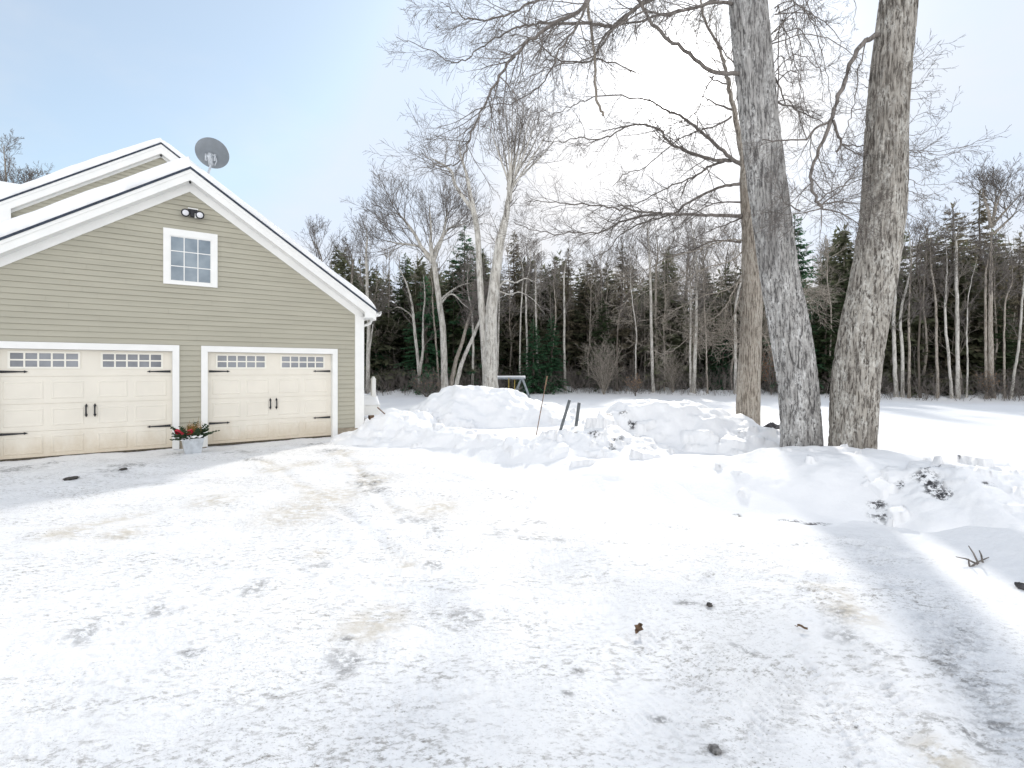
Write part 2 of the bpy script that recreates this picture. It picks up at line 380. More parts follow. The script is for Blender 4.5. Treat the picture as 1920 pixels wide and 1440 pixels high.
def make_ground():
    az = np.concatenate([np.arange(-180, -54, 3.0), np.arange(-54, 54, 0.105), np.arange(54, 180, 3.0)])
    az = np.radians(az)
    r = [0.5]
    while r[-1] < 600:
        k = 0.0066 if r[-1] < 15 else 0.018 if r[-1] < 60 else 0.09
        r.append(r[-1] * (1 + k))
    r = np.array(r)
    R, A = np.meshgrid(r, az, indexing='ij')
    x, y = R * np.sin(A), R * np.cos(A)
    z, dd, out = ground_base(x, y)
    near = (R < 20) & (np.abs(A) < math.radians(55))
    xn, yn = x[near], y[near]; inn = 1 - out[near]
    f = 0.012 * fbm(xn, yn, 1.6, 3, 5.0) * (0.5 + inn)
    f += 0.008 * fbm(xn * 0.8 + yn * 0.2, yn * 1.25, 6.0, 2, 2.0) * (0.12 + inn * np.clip(0.65 + fbm(xn, yn, 0.5, 2, 31.0), 0.2, 1.5))
    f += -0.010 * np.abs(fbm(xn, yn, 15.0, 2, 12.0)) * inn * np.clip(0.5 + 1.3 * fbm(xn, yn, 0.8, 2, 41.0), 0, 1.4)
    for a, b in TREAD:
        e = b - a; L = np.hypot(*e); e = e / L
        s = (xn - a[0]) * e[0] + (yn - a[1]) * e[1]; c = -(xn - a[0]) * e[1] + (yn - a[1]) * e[0]
        c = c + 0.03 * np.sin(s * 1.7)
        m = np.exp(-(c / 0.11) ** 4) * sstep(-0.4, 0.2, s) * (1 - sstep(L - 0.2, L + 0.4, s)) * np.clip(0.7 + 0.9 * fbm(xn, yn, 1.3, 2, 55.0), 0, 1)
        f += m * (-0.010 + 0.008 * np.sin((s + np.abs(c) * 0.7) * 2 * np.pi / 0.06))
    for k, pl in enumerate(FURROW):
        d, sd = poly_dist(xn, yn, pl)
        d = np.abs(sd + 0.06 * fbm(xn, yn, 1.1, 2, 70.0 + k)) + np.maximum(0, d - np.abs(sd)) * 1.0
        f += (1.0 if k < 7 else 0.8) * (-0.013 * np.exp(-(d / 0.07) ** 2) + 0.010 * np.exp(-((d - 0.16) / 0.09) ** 2)) * np.clip(0.75 + fbm(xn, yn, 0.9, 2, 80.0), 0.1, 1.2)
    z = z.copy(); z[near] += f
    # attributes: where the driveway is, dark dirt and tan stains
    drive = (1 - sstep(-0.9, 0.25, dd)) * (R < 40)
    dirt = np.zeros_like(z); tan = np.zeros_like(z)
    SP = [(135, 902, .09), (240, 875, .26), (215, 885, .2), (455, 848, .22), (480, 862, .16), (605, 832, .26), (615, 845, .2), (690, 905, .20), (705, 918, .16), (680, 890, .14),
          (870, 1158, .12), (655, 1240, .11), (640, 1256, .11), (668, 1232, .07), (650, 1206, .04), (1343, 1409, .06), (1780, 1245, .07), (1775, 1220, .06), (1800, 1180, .05),
          (1600, 1190, .12), (1640, 1215, .1), (1580, 1150, .10), (600, 1062, .15), (820, 995, .14), (1000, 985, .13), (360, 1220, .07), (1085, 1260, .05), (1060, 1300, .04),
          (1400, 1212, .07), (780, 975, .2), (940, 1000, .18), (1240, 1350, .04), (1010, 1010, .2), (810, 1063, .14), (1290, 1130, .07), (1330, 1134, .04), (490, 1090, .1), (305, 1140, .12),
          (150, 1187, .13), (470, 1108, .12), (1815, 1360, .08), (1825, 1375, .07), (1865, 1350, .06), (1770, 1350, .06), (100, 868, .12), (20, 880, .3), (330, 850, .2)]
    wx = np.zeros_like(x); wy = np.zeros_like(x); wk = np.zeros_like(x)
    wx[near] = 0.55 * fbm(xn, yn, 5.0, 3, 61.0); wy[near] = 0.55 * fbm(xn, yn, 5.0, 3, 67.0); wk[near] = fbm(xn, yn, 8.0, 2, 71.0)
    for px, py, rad in SP:
        g = G(px, py); k = 0.85 if rad < .09 or py < 930 else 0.62; rad = rad * (0.8 if py > 940 else 1.0)
        dx, dy = x - g[0] + wx * rad * 2.2, y - g[1] + wy * rad * 2.2
        q = np.hypot(dx * 0.8 + dy * 0.3, dy * 0.9 - dx * 0.2) / rad * (1 + 0.5 * wk)
        dirt = np.maximum(dirt, np.clip(1.5 - 1.15 * q, 0, 1) * k)
    for k in (5, 6, 7, 8, 1, 3):
        a, b = TREAD[k]; e = b - a; L = np.hypot(*e); e = e / L
        sx = (xn - a[0]) * e[0] + (yn - a[1]) * e[1]; c = -(xn - a[0]) * e[1] + (yn - a[1]) * e[0] + 0.03 * np.sin(sx * 1.7)
        m = np.exp(-(c / 0.10) ** 4) * sstep(-0.3, 0.1, sx) * (1 - sstep(L - 0.1, L + 0.3, sx)) * np.clip(0.42 + 1.2 * fbm(xn, yn, 2.2, 3, 115.0 + k), 0, 1)
        m = m * (0.35 + 0.65 * (np.sin((sx + np.abs(c) * 0.7) * 2 * np.pi / 0.06) < -0.1))
        dirt[near] = np.maximum(dirt[near], m * (0.6 if k in (5, 8) else 0.42))
    TN = [(590, 1038, .10), (690, 1178, .22), (710, 1168, .2), (230, 998, .22), (130, 1000, .25), (400, 940, .3), (660, 870, .35), (700, 900, .4), (640, 850, .3), (570, 870, .3), (520, 880, .3),
          (1560, 1110, .15), (1595, 1150, .18), (1770, 1410, .12), (1780, 1430, .1), (620, 930, .5), (820, 950, .4), (560, 960, .5)]
    for px, py, rad in TN:
        g = G(px, py); q = np.hypot(x - g[0], (y - g[1]) * 0.75) / rad
        tan = np.maximum(tan, np.clip(1.3 - q, 0, 1) * 0.8)
    for k in (2, 5, 6):
        d, _ = poly_dist(x, y, FURROW[k])
        tan = np.maximum(tan, np.exp(-(d / 0.13) ** 2) * np.clip(0.5 + 1.2 * fbm(x, y, 0.9, 2, 91.0 + k), 0, 0.9))
    # bare wet strip along the garage doors
    nrows, nc = R.shape
    i = np.arange(nrows - 1)[:, None] * nc; j = np.arange(nc)[None, :]; k = (j + 1) % nc
    fq = np.stack([i + k, i + j, i + nc + j, i + nc + k], -1).reshape(-1, 4)
    v = np.stack([x, y, z], -1).reshape(-1, 3)
    # centre cap
    cidx = len(v); v = np.concatenate([v, [[0, 0, z[0].mean()]]])
    cap = np.stack([np.arange(nc), (np.arange(nc) + 1) % nc, np.full(nc, cidx), np.full(nc, -1)], -1)[:, [1, 0, 2, 3]]
    me = to_mesh('ground', v, np.concatenate([fq, cap]), True)
    for nm, a in (('drive', drive), ('dirt', dirt), ('tan', tan)):
        at = me.attributes.new(nm, 'FLOAT', 'POINT')
        at.data.foreach_set('value', np.concatenate([a.ravel(), [0]]).astype(np.float32))
    o = obj('ground', me, M['ground']); o['kind'] = 'structure'
    return o
make_ground()

# ------------------------------------------------------------------ snow banks
def bank(label, ridges, bounds, res=0.04, seed=0.0, lump=1.0, dirt=(), chunks=(), pw=0.9, cmax=.15, group='ploughed snow banks round the driveway'):
    x0, x1, y0, y1 = bounds
    X, Y = np.meshgrid(np.arange(x0, x1, res), np.arange(y0, y1, res), indexing='xy')
    wx = 0.22 * fbm(X, Y, 0.9, 3, seed) ; wy = 0.22 * fbm(X, Y, 0.9, 3, seed + 50)
    xs, ys = X + wx, Y + wy
    H = np.zeros_like(X)
    for rd in ridges:                    # list of (x, y, h, front width, back width)
        rd = np.array(rd, float); best = np.zeros_like(X)
        for a, b in zip(rd[:-1], rd[1:]):
            e = b[:2] - a[:2]; L2 = e @ e
            t = np.clip(((xs - a[0]) * e[0] + (ys - a[1]) * e[1]) / L2, 0, 1)
            h = a[2] + t * (b[2] - a[2]); dx, dy = xs - a[0] - t * e[0], ys - a[1] - t * e[1]
            side = dy < 0
            w = np.where(side, a[3] + t * (b[3] - a[3]), a[4] + t * (b[4] - a[4]))
            q = np.hypot(dx, dy) / w
            k = h * np.clip(1.0 - q, 0, 1) ** pw * (1 - 0.30 * np.exp(-(q / 0.22) ** 2)) * 1.24
            best = np.maximum(best, np.minimum(k, h))
        H = np.sqrt(H * H + best * best) if H.any() else best
    cov = sstep(0.0, 0.22, H)
    bill = np.abs(fbm(X, Y, 1.5, 2, seed + 5)); 
    H2 = H + lump * cov * (0.09 * (bill - 0.22) + 0.035 * fbm(X, Y, 3.4, 3, seed + 9) - 0.025 * np.abs(fbm(X, Y, 7.0, 2, seed + 13)))
    rg2 = np.random.default_rng(int(seed)); chunks = list(chunks)
    cand = np.argwhere((H > 0.05) & (H < 0.42))
    for k in range(int(60 * lump)):
        i_, j_ = cand[rg2.integers(len(cand))]; chunks.append((X[i_, j_], Y[i_, j_], rg2.uniform(.04, cmax), rg2.uniform(.03, .10)))
    H2 = H2 + lump * cov * 0.016 * fbm(X, Y, 11.0, 2, seed + 33)
    for cx, cy, cr, ch in chunks:        # blocks of thrown snow
        near_ = (np.abs(X - cx) < 1.7 * cr) & (np.abs(Y - cy) < 1.7 * cr); 
        if not near_.any(): continue
        xa, ya = X[near_] - cx, Y[near_] - cy; an = rg2.uniform(0, 3.14); u_ = xa * math.cos(an) + ya * math.sin(an); v_ = -xa * math.sin(an) + ya * math.cos(an)
        q = np.maximum(np.abs(u_) / cr, np.abs(v_) / cr * rg2.uniform(1.0, 1.7)) * (1 + 0.22 * fbm(X[near_], Y[near_], 0.8 / cr, 2, seed + cx))
        top = np.median(H[near_]) + ch + u_ * np.clip(rg2.normal(), -1, 1) * .3 + v_ * np.clip(rg2.normal(), -1, 1) * .3
        H2[near_] = np.where(q < 1, np.maximum(H2[near_], np.minimum(top, H2[near_] + 1.5 * ch) - 0.02), H2[near_])
    H2 = np.where(H <= 0.0, -0.06, H2 - 0.035)
    keep = H2 > -0.055
    g = ground_z(X, Y)
    Z = g + np.maximum(H2, -0.06)
    k = 0.10 * np.clip(H2, 0, 1)
    Xd = X + k * fbm(X, Y, 3.0, 2, seed + 21); Yd = Y + k * fbm(X, Y, 3.0, 2, seed + 27)
    V = np.stack([Xd, Yd, Z], -1); r, c = X.shape
    i = np.arange(r - 1)[:, None] * c; j = np.arange(c - 1)[None, :]
    f = np.stack([i + j, i + j + 1, i + c + j + 1, i + c + j], -1).reshape(-1, 4)
    kk = keep.ravel(); f = f[kk[f].any(1)]
    used = np.unique(f); mp = np.full(r * c, -1); mp[used] = np.arange(len(used))
    me = to_mesh('snow_bank', V.reshape(-1, 3)[used], mp[f], True)
    D = np.zeros_like(X)
    for dx, dy, rx, ry in dirt:
        q = np.hypot((X - dx) / rx, (Y - dy) / ry) + 0.6 * fbm(X, Y, 4.0, 3, seed + dx)
        D = np.maximum(D, sstep(1.05, 0.45, q))
    at = me.attributes.new('dirt', 'FLOAT', 'POINT'); at.data.foreach_set('value', D.ravel()[used].astype(np.float32))
    o = obj('snow_bank', me, M['snow']); tag(o, label, 'snow bank', group)
    return o

def rg(px, py, Y, w1, w2, g=0.15):       # ridge point from its pixel and depth
    p = P(px, py, Y); return (p[0], p[1], max(0.02, p[2] - g), w1, w2)

bank('small cone of ploughed snow against the corner of the garage',
     [[rg(655, 825, 12.3, .6, .8, .0), rg(690, 800, 12.3, .9, 1.0, .0), rg(722, 783, 12.4, 1.15, 1.1, .0), rg(760, 805, 12.0, .9, .9, .0), rg(800, 822, 11.6, .6, .6, .0)],
      [rg(738, 800, 12.5, .7, .7, .05), rg(775, 778, 13.2, .8, .7, .1), rg(800, 768, 13.8, .8, .7, .15)], [rg(785, 822, 11.5, .6, .8, .0), rg(840, 820, 11.3, .6, .9, .0), rg(890, 832, 10.8, .6, .8, .0), rg(940, 836, 10.4, .6, .8, .0), rg(985, 842, 10.0, .6, .8, .0)]],
     (-5.6, 0.8, 9.2, 14.8), 0.035, 11.0, 1.0)
bank('tallest heap of ploughed snow, in front of the forked tree and swing set',
     [[rg(785, 790, 14.2, .8, .9), rg(800, 760, 14.4, 1.2, 1.0), rg(832, 744, 14.8, 1.6, 1.3), rg(855, 727, 15, 1.9, 1.4), rg(880, 713, 15, 2.0, 1.4), rg(908, 726, 15, 2, 1.4), rg(932, 718, 15, 2, 1.4),
       rg(962, 736, 15, 1.8, 1.3), rg(1000, 748, 14.8, 1.6, 1.2), rg(1035, 770, 14.4, 1.1, 1.0), rg(1052, 800, 14.2, .6, .7)],
      [rg(770, 815, 12.9, .7, .7, .1), rg(850, 812, 12.8, .7, .8, .1), rg(950, 815, 12.6, .8, .8, .1), rg(1030, 815, 12.4, .7, .8, .1)]],
     (-4.6, 2.6, 11.2, 17.0), 0.045, 23.0, 0.75, dirt=[(0.9, 12.9, .12, .1), (0.35, 12.9, .06, .06)],
     chunks=[(-2.35, 13.6, .33, .12), (-1.75, 13.35, .26, .1), (-2.75, 13.2, .25, .1)])
bank('broad flat topped heap of ploughed snow left of the three large trunks',
     [[rg(1150, 805, 10.5, .5, .6), rg(1188, 744, 10.7, 1.3, .8), rg(1215, 740, 10.8, 1.6, 1.0), rg(1250, 742, 10.8, 1.7, 1.0), rg(1297, 757, 10.6, 1.7, 1.0), rg(1347, 772, 10.4, 1.6, .9), rg(1390, 792, 10, 1.4, .8),
       rg(1425, 832, 9.5, 1.0, .6), rg(1440, 862, 9.0, .7, .5)]],
     (1.2, 6.2, 8.0, 12.5), 0.035, 37.0, 0.95, dirt=[(2.25, 10.15, .14, .12), (2.4, 9.85, .12, .1), (2.0, 10.2, .1, .1)],
     chunks=[(1.92, 10.1, .2, .22), (2.6, 9.9, .22, .1), (3.5, 9.5, .26, .08), (4.1, 9.1, .24, .08)])
bank('low rounded ridge of snow along the driveway in front of the two leaning pipes',
     [[rg(930, 862, 9.9, .6, .6, .10), rg(985, 828, 9.9, 1.1, .8, .10), rg(1060, 815, 9.8, 1.3, .8, .10), rg(1115, 800, 9.7, 1.2, .6, .10), rg(1160, 826, 9.4, 1.1, .6, .10), rg(1215, 862, 8.9, .8, .6, .10)],
      [rg(1010, 880, 8.4, .5, .8, .02), rg(1080, 893, 7.8, .5, .9, .02), rg(1150, 905, 7.3, .45, .8, .02)]],
     (-1.2, 3.6, 6.2, 11.2), 0.03, 51.0, 0.85, dirt=[(1.5, 9.1, .1, .2), (1.9, 9.0, .12, .12), (1.75, 8.75, .1, .1), (1.2, 9.3, .06, .06)],
     chunks=[(1.62, 9.6, .2, .2), (0.75, 8.9, .2, .06), (1.2, 8.2, .22, .06)])
bank('smooth snow mound at the foot of the two large leaning trunks',
     [[rg(1345, 945, 6.4, .7, .5, .2), rg(1400, 905, 6.8, .9, .8, .2), rg(1445, 872, 7.2, 1.7, 1.1, .2), rg(1500, 852, 7.4, 1.9, 1.2, .2), rg(1545, 840, 7.4, 1.95, 1.2, .2), rg(1575, 846, 7.3, 1.9, 1.2, .2),
       rg(1630, 862, 7.1, 1.75, 1.1, .2), rg(1662, 882, 6.9, 1.45, .9, .2), rg(1690, 935, 6.4, .6, .7, .2)]],
     (2.0, 6.6, 4.6, 9.2), 0.025, 67.0, 0.30, pw=0.62, cmax=.10, dirt=[(3.08, 5.68, .22, .05), (3.42, 5.62, .2, .05), (3.95, 5.60, .24, .06), (4.2, 5.66, .16, .12), (4.25, 5.8, .09, .09), (2.65, 5.9, .05, .05)])  # dirt ellipses at the toe: debris plus painted shade of gaps under the slab
bank('lumpy snow bank streaked with dark earth at the right edge',
     [[rg(1690, 905, 6.1, .8, .6, .2), rg(1715, 876, 6.2, 1.1, .8, .2), rg(1775, 866, 6.2, 1.2, .9, .2), rg(1830, 868, 6.1, 1.25, 1.0, .2), rg(1885, 882, 5.9, 1.3, 1.0, .2), rg(1960, 905, 5.7, 1.4, 1.0, .2),
       rg(2080, 930, 5.6, 1.2, 1.0, .2), rg(2250, 960, 5.2, 1.2, 1.0, .2)]],
     (4.0, 8.6, 3.6, 8.0), 0.025, 83.0, 0.8, pw=0.66, cmax=.12, dirt=[(4.78, 5.72, .11, .3), (4.75, 5.58, .12, .2), (4.85, 5.85, .16, .16), (4.98, 6.0, .1, .1), (5.15, 6.05, .08, .08), (5.25, 5.5, .06, .06), (4.62, 5.95, .06, .06)],
     chunks=[(4.7, 6.15, .14, .04), (5.3, 6.0, .13, .04), (5.9, 5.8, .15, .04)])

# ------------------------------------------------------------------ garage and house
TH = 0.955; FO = (-6.855, 11.254, 0.0); FR = math.pi / 2 - TH       # facade origin and turn: local x runs along the front, -y points out, z is up
def FW(u, o, v):                         # facade coordinates to world
    return np.array([FO[0] + u * math.sin(TH) + o * math.cos(TH), FO[1] + u * math.cos(TH) - o * math.sin(TH), v])
RA, RV, SL = -0.34, 6.12, 0.68           # ridge, its height, roof pitch
UL, UR = -4.21, 3.53
gar = thing('garage', 'sage green clapboard garage with two almond doors and a snowy gable roof', 'garage', FO, FR)

def siding(mb, v0, v1, expo, lim, holes, yoff=0.0):
    v = v0
    while v < v1 - 1e-6:
        w = min(v + expo, v1)
        cuts = [lim(v), lim(w)]
        segs = [(0.0, 1.0)]
        a0, a1 = cuts[0]; b0, b1 = cuts[1]
        ivs = [(a0, a1, b0, b1)]
        for (h0, h1, hv0, hv1) in holes:
            if w <= hv1 + 1e-6 and w > hv0:
                nx = []
                for (p0, p1, q0, q1) in ivs:
                    if h1 <= p0 or h0 >= p1: nx.append((p0, p1, q0, q1)); continue
                    if h0 > p0: nx.append((p0, h0, q0, h0))
                    if h1 < p1: nx.append((h1, p1, h1, q1))
                ivs = nx
        todo = []
        for (p0, p1, q0, q1) in ivs:
            if p1 - p0 < 0.01: continue
            cutp = [p for p in np.cumsum(RNG.uniform(1.6, 3.6, 6)) + max(p0, q0) - 1.2 if max(p0, q0) + .25 < p < min(p1, q1) - .25]
            if cutp:
                e_ = [(p0, q0)] + [(p, p) for p in cutp] + [(p1, q1)]
                todo += [(e_[i][0] + (.0015 if i else 0), e_[i + 1][0] - (.0015 if i < len(cutp) else 0), e_[i][1] + (.0015 if i else 0), e_[i + 1][1] - (.0015 if i < len(cutp) else 0)) for i in range(len(e_) - 1)]
            else: todo.append((p0, p1, q0, q1))
        for (p0, p1, q0, q1) in todo:
            j = 0.0022 * RNG.normal()
            yb, yt = yoff - 0.024 + j, yoff - 0.004; g_ = v + 0.011
            mb.add([(p0, yb, g_), (p1, yb, g_), (q1, yt, w + 0.0005), (q0, yt, w + 0.0005), (p0, yoff - .001, g_), (p1, yoff - .001, g_), (p0, yoff - .001, v), (p1, yoff - .001, v)],
                   [(0, 1, 2, 3), (4, 5, 1, 0), (6, 7, 5, 4)])
        v = w

def glim(v):
    k = (RV - 0.30 - v) / SL
    return max(UL, RA - k), min(UR - 0.1, RA + k)
D1, D2 = (-3.40, -0.656), (0.0, 2.74)
sd = MB()
siding(sd, 0.215, 5.75, 0.1135, glim, [(D1[0] - .02, D1[1] + .02, 0, 2.16), (D2[0] - .02, D2[1] + .02, 0, 2.16)])
wall = sd.build('wall', M['siding'], gar)
sb = MB()                                # sheathing behind, the sides and the back
for a, b in ((UL, D1[0] - .02), (D1[1] + .02, D2[0] - .02), (D2[1] + .02, UR)): sb.box((a, 0.0, 0.2), (b, 0.12, 2.16))
sb.prism([(UL, 2.16), (UR, 2.16), (UR, 3.2), (RA, RV - 0.30), (UL, 3.2), (UL, 3.2)], 0.0, 0.12)
sb.box((UR - .12, 0.12, 0.0), (UR - 0.0, 8.0, 3.2)); sb.box((UL, 0.12, 0.0), (UL + .12, 8.0, 3.2)); sb.box((UL, 7.9, 0), (UR, 8.02, 3.2))
sb.build('sheathing', M['siding'], gar)
for a, b in ((UL - .01, D1[0] - .02), (D1[1] + .02, D2[0] - .02), (D2[1] + .02, UR + .005)): MB().box((a, -0.006, -0.3), (b, 0.14, 0.21)).build('foundation', M['concrete'], gar)
cb = MB(); cb.box((UR - .21, -0.035, 0.19), (UR, 0.0, 3.17)); cb.box((UR, -0.035, 0.19), (UR + .028, 0.14, 3.17)); cb.build('corner_board', M['white'], gar)
MB().box((UL, -0.035, 0.19), (UL + .2, 0.0, 3.17)).build('corner_board', M['white'], gar)

def rake(mb, ra, rv, sl, e0, e1, t0, t1, y0, y1):       # sloped board under the roof line, between two depths below it
    for e in (e0, e1):
        re = rv - sl * abs(e - ra)
        mb.prism([(ra, rv - t0), (e, re - t0), (e, re - t1), (ra, rv - t1)], y0, y1)
EL, ER = RA - 4.13, RA + 4.13
roof = MB(); rake(roof, RA, RV, SL, EL - .03, ER + .03, 0.0, 0.05, -0.33, 8.3); roof = roof.build('roof', M['shingle'], gar)
m_ = MB(); rake(m_, RA, RV, SL, EL, ER, 0.052, 0.125, -0.315, -0.27); rake(m_, RA, RV, SL, EL, ER, 0.125, 0.285, -0.30, -0.27); m_.build('rake_board', M['white'], gar)
m_ = MB(); rake(m_, RA, RV, SL, EL, ER, 0.26, 0.28, -0.269, 0.0); m_.build('soffit', M['white'], gar)
m_ = MB(); rake(m_, RA, RV, SL, UL, UR, 0.281, 0.46, -0.04, 0.0); m_.build('frieze_board', M['white'], gar)
m_ = MB()
for s, e in ((-1, EL), (1, ER)):
    a, b = sorted((e - s * .003, e - s * .30)); m_.box((a, -0.298, 3.09), (b, 8.2, 3.115)); c, d = sorted((e - s * .003, e - s * .03)); m_.box((c, -0.268, 3.115), (d, 8.2, 3.27))
    m_.prism([(a, 3.115), (b, 3.115), (b, 3.29) if s > 0 else (b, 3.45), (a, 3.45) if s > 0 else (a, 3.29)], -0.298, -0.27)
m_.build('eave_box', M['white'], gar)
gt = MB()
gt.prism([(ER, 3.14), (ER + .085, 3.14), (ER + .125, 3.20), (ER + .125, 3.265), (ER + .112, 3.265), (ER + .112, 3.205), (ER, 3.205), (ER, 3.2)], -0.36, 8.2)
gt.build('gutter', M['white'], gar)
dsp = MB(); uu = UR + .028 + .036
dsp.tube([(ER + .05, .22, 3.15), (ER + .05, .22, 3.06), (ER + .02, .22, 2.99), (ER - .06, .22, 2.95), (uu + .06, .22, 2.93), (uu + .01, .22, 2.88), (uu, .22, 2.78), (uu, .22, 0.1)], 0.036, 12)
dsp.build('downspout', M['white'], gar, True)

def sheet(name, cell, m, par, ra, rv, sl, e0, e1, y0, y1, T0, T1, lab, seed):   # snow lying on a gable roof
    mb = MB()
    U = np.linspace(e0, e1, 260); Yv = np.concatenate([y0 + np.array([0, .0, .015, .04, .08, .13, .2, .3]), np.linspace(y0 + .5, y1, 40)])
    uu, yy = np.meshgrid(U, Yv)
    base = rv - sl * np.abs(uu - ra) - 0.0
    k = np.minimum(np.abs(uu - e0), np.abs(uu - e1))
    T = np.where(uu < ra, T0, T1) + 0.055 * fbm(uu, yy, 0.6, 3, seed)
    T = T * np.clip(1 - np.clip(1 - k / 0.42, 0, 1) ** 2.4, 0, 1) ** .5
    fr = np.clip(1 - np.clip(1 - (yy - y0) / 0.22, 0, 1) ** 2.5, 0, 1) ** .5
    fr = 0.42 + 0.58 * fr
    rnd = -0.10 * np.exp(-np.abs(uu - ra) / 0.12)
    z = base + T * fr + rnd * fr * 0.6
    z[0] = base[0] + 0.002
    wob = 0.06 * fbm(U, U * 0, 1.5, 4, seed + 4) + 0.03
    yy = yy + wob[None, :] * np.exp(-(yy - y0) / 0.15)
    mb.grid(np.stack([uu, yy, z], -1))
    me = mb.mesh(name, True)
    at = me.attributes.new('dirt', 'FLOAT', 'POINT')
    o = obj(name, me, M['snow']); o.location = FO; o.rotation_euler = (0, 0, FR)
    return tag(o, lab, cell)
sheet('roof_snow', 'snow', None, None, RA, RV, SL, EL - .02, ER + .02, -0.325, 8.25, 0.33, 0.21, 'thick layer of snow on the garage roof, in front of the satellite dish', 3.0)

# garage doors
def box_obj(name, a, b, m, par): return MB().box(a, b).build(name, m, par)
def garage_door(d, lab):
    u0, u1 = d; w = u1 - u0
    fr = MB()
    fr.box((u0 - .125, -0.045, 0.0), (u0 - .0, 0.0, 2.13)); fr.box((u1, -0.045, 0.0), (u1 + .125, 0.0, 2.13)); fr.box((u0 - .125, -0.047, 2.13), (u1 + .125, 0.0, 2.262))
    fr.box((u0 - .02, 0.0, 0.0), (u0, 0.13, 2.13)); fr.box((u1, 0.0, 0.0), (u1 + .02, 0.13, 2.13)); fr.box((u0 - .02, 0.0, 2.13), (u1 + .02, 0.13, 2.15))
    fr.build('door_trim', M['white'], gar)
    yb = 0.09
    dr = MB(); H = 2.128 / 4
    for r in range(4):
        dr.box((u0 + .002, yb, r * H + .006 + (0.03 if r == 0 else 0)), (u1 - .002, yb + .04, (r + 1) * H - .002))
    dr.box((u0 + .002, yb + .012, .04), (u1 - .002, yb + .05, 2.12))
    cols = [(u0 + .10, u0 + w / 4 - .02), (u0 + w / 4 + .09, u0 + w / 2 - .10), (u0 + w / 2 + .10, u0 + 3 * w / 4 - .09), (u0 + 3 * w / 4 + .02, u1 - .10)]
    for r in range(3):
        for a, b in cols:                # raised panels: bevelled frusta
            z0, z1 = r * H + .095, (r + 1) * H - .085
            for (s0, s1, y0_, y1_) in ((0.0, 0.016, yb, yb - .009), (0.03, 0.046, yb - .0095, yb - .003)):
                v = [(a + s0, y0_, z0 + s0), (b - s0, y0_, z0 + s0), (b - s0, y0_, z1 - s0), (a + s0, y0_, z1 - s0),
                     (a + s1, y1_, z0 + s1), (b - s1, y1_, z0 + s1), (b - s1, y1_, z1 - s1), (a + s1, y1_, z1 - s1)]
                dr.add(v, [(0, 1, 5, 4), (1, 2, 6, 5), (2, 3, 7, 6), (3, 0, 4, 7)] + ([] if s0 == 0 else [(4, 5, 6, 7)]))
            dr.add([(a + .016, yb - .009, z0 + .016), (b - .016, yb - .009, z0 + .016), (b - .016, yb - .009, z1 - .016), (a + .016, yb - .009, z1 - .016),
                    (a + .03, yb - .0095, z0 + .03), (b - .03, yb - .0095, z0 + .03), (b - .03, yb - .0095, z1 - .03), (a + .03, yb - .0095, z1 - .03)],
                   [(0, 1, 5, 4), (1, 2, 6, 5), (2, 3, 7, 6), (3, 0, 4, 7)])
    door = dr.build('garage_door', M['door'], gar); door['label'] = lab
    box_obj('bottom_seal', (u0 + .004, yb + .005, -.01), (u1 - .004, yb + .035, .035), M['rubber'], door)
    for a, b in ((u0 + .20, u0 + 1.18), (u1 - 1.18, u1 - .20)):
        z0, z1 = 1.785, 2.05; t = .035
        wf = MB(); wf.box((a - t, yb - .016, z0 - t), (b + t, yb - .0, z0)); wf.box((a - t, yb - .016, z1), (b + t, yb, z1 + t)); wf.box((a - t, yb - .016, z0), (a, yb, z1)); wf.box((b, yb - .016, z0), (b + t, yb, z1))
        for k in range(1, 5): c = a + (b - a) * k / 5; wf.box((c - .014, yb - .014, z0), (c + .014, yb - .003, z1))
        zm = (z0 + z1) / 2
        for k in range(5): c = a + (b - a) * k / 5; e = a + (b - a) * (k + 1) / 5; wf.box((c + (.014 if k else 0), yb - .0135, zm - .014), (e - (.014 if k < 4 else 0), yb - .003, zm + .014))
        wn = wf.build('window', M['doorwin'], door)
        box_obj('pane', (a + .0005, yb - .0045, z0 + .0005), (b - .0005, yb - .001, z1 - .0005), M['glass_door'], wn)
    for s, e in ((1, u0), (-1, u1)):      # strap hinges with arrow heads
        for z in (1.69, 0.505):
            h = MB(); x0 = e + s * .03; y0, y1 = yb - .018, yb - .008
            pts = [(x0, z - .026), (x0 + s * .36, z - .011), (x0 + s * .36, z - .026), (x0 + s * .42, z), (x0 + s * .36, z + .026), (x0 + s * .36, z + .011), (x0, z + .026)]
            q = [(pts[0], pts[1], pts[5], pts[6]), (pts[2], pts[3], pts[4], pts[4])]
            v = [pts[0], pts[1], pts[5], pts[6]]; 
            if s < 0: v = v[::-1]
            h.prism(v, y0, y1)
            v = [pts[2], pts[3], pts[4], ((pts[2][0] + s * .001), z)]
            if s < 0: v = v[::-1]
            h.prism(v, y0, y1)
            h.build('hinge', M['iron'], door)
    c = (u0 + u1) / 2
    for s in (-1, 1):
        h = MB(); x = c + s * .068; z0, z1 = .765, 1.045
        h.tube([(x, yb - .02, z0 + .03), (x, yb - .05, z0 + .06), (x, yb - .055, (z0 + z1) / 2), (x, yb - .05, z1 - .06), (x, yb - .02, z1 - .03)], 0.014, 8)
        for zz, sg in ((z0, -1), (z1, 1)):
            h.prism([(x - .024, zz - sg * .05), (x, zz - sg * .085), (x + .024, zz - sg * .05), (x, zz)] if sg < 0 else [(x - .024, zz - .05), (x, zz - .085), (x + .024, zz - .05), (x, zz)], yb - .022, yb - .006)
        h.build('handle', M['iron'], door)
garage_door(D1, 'left garage door, cut by the left edge of the photo')
garage_door(D2, 'right garage door, next to the corner board')

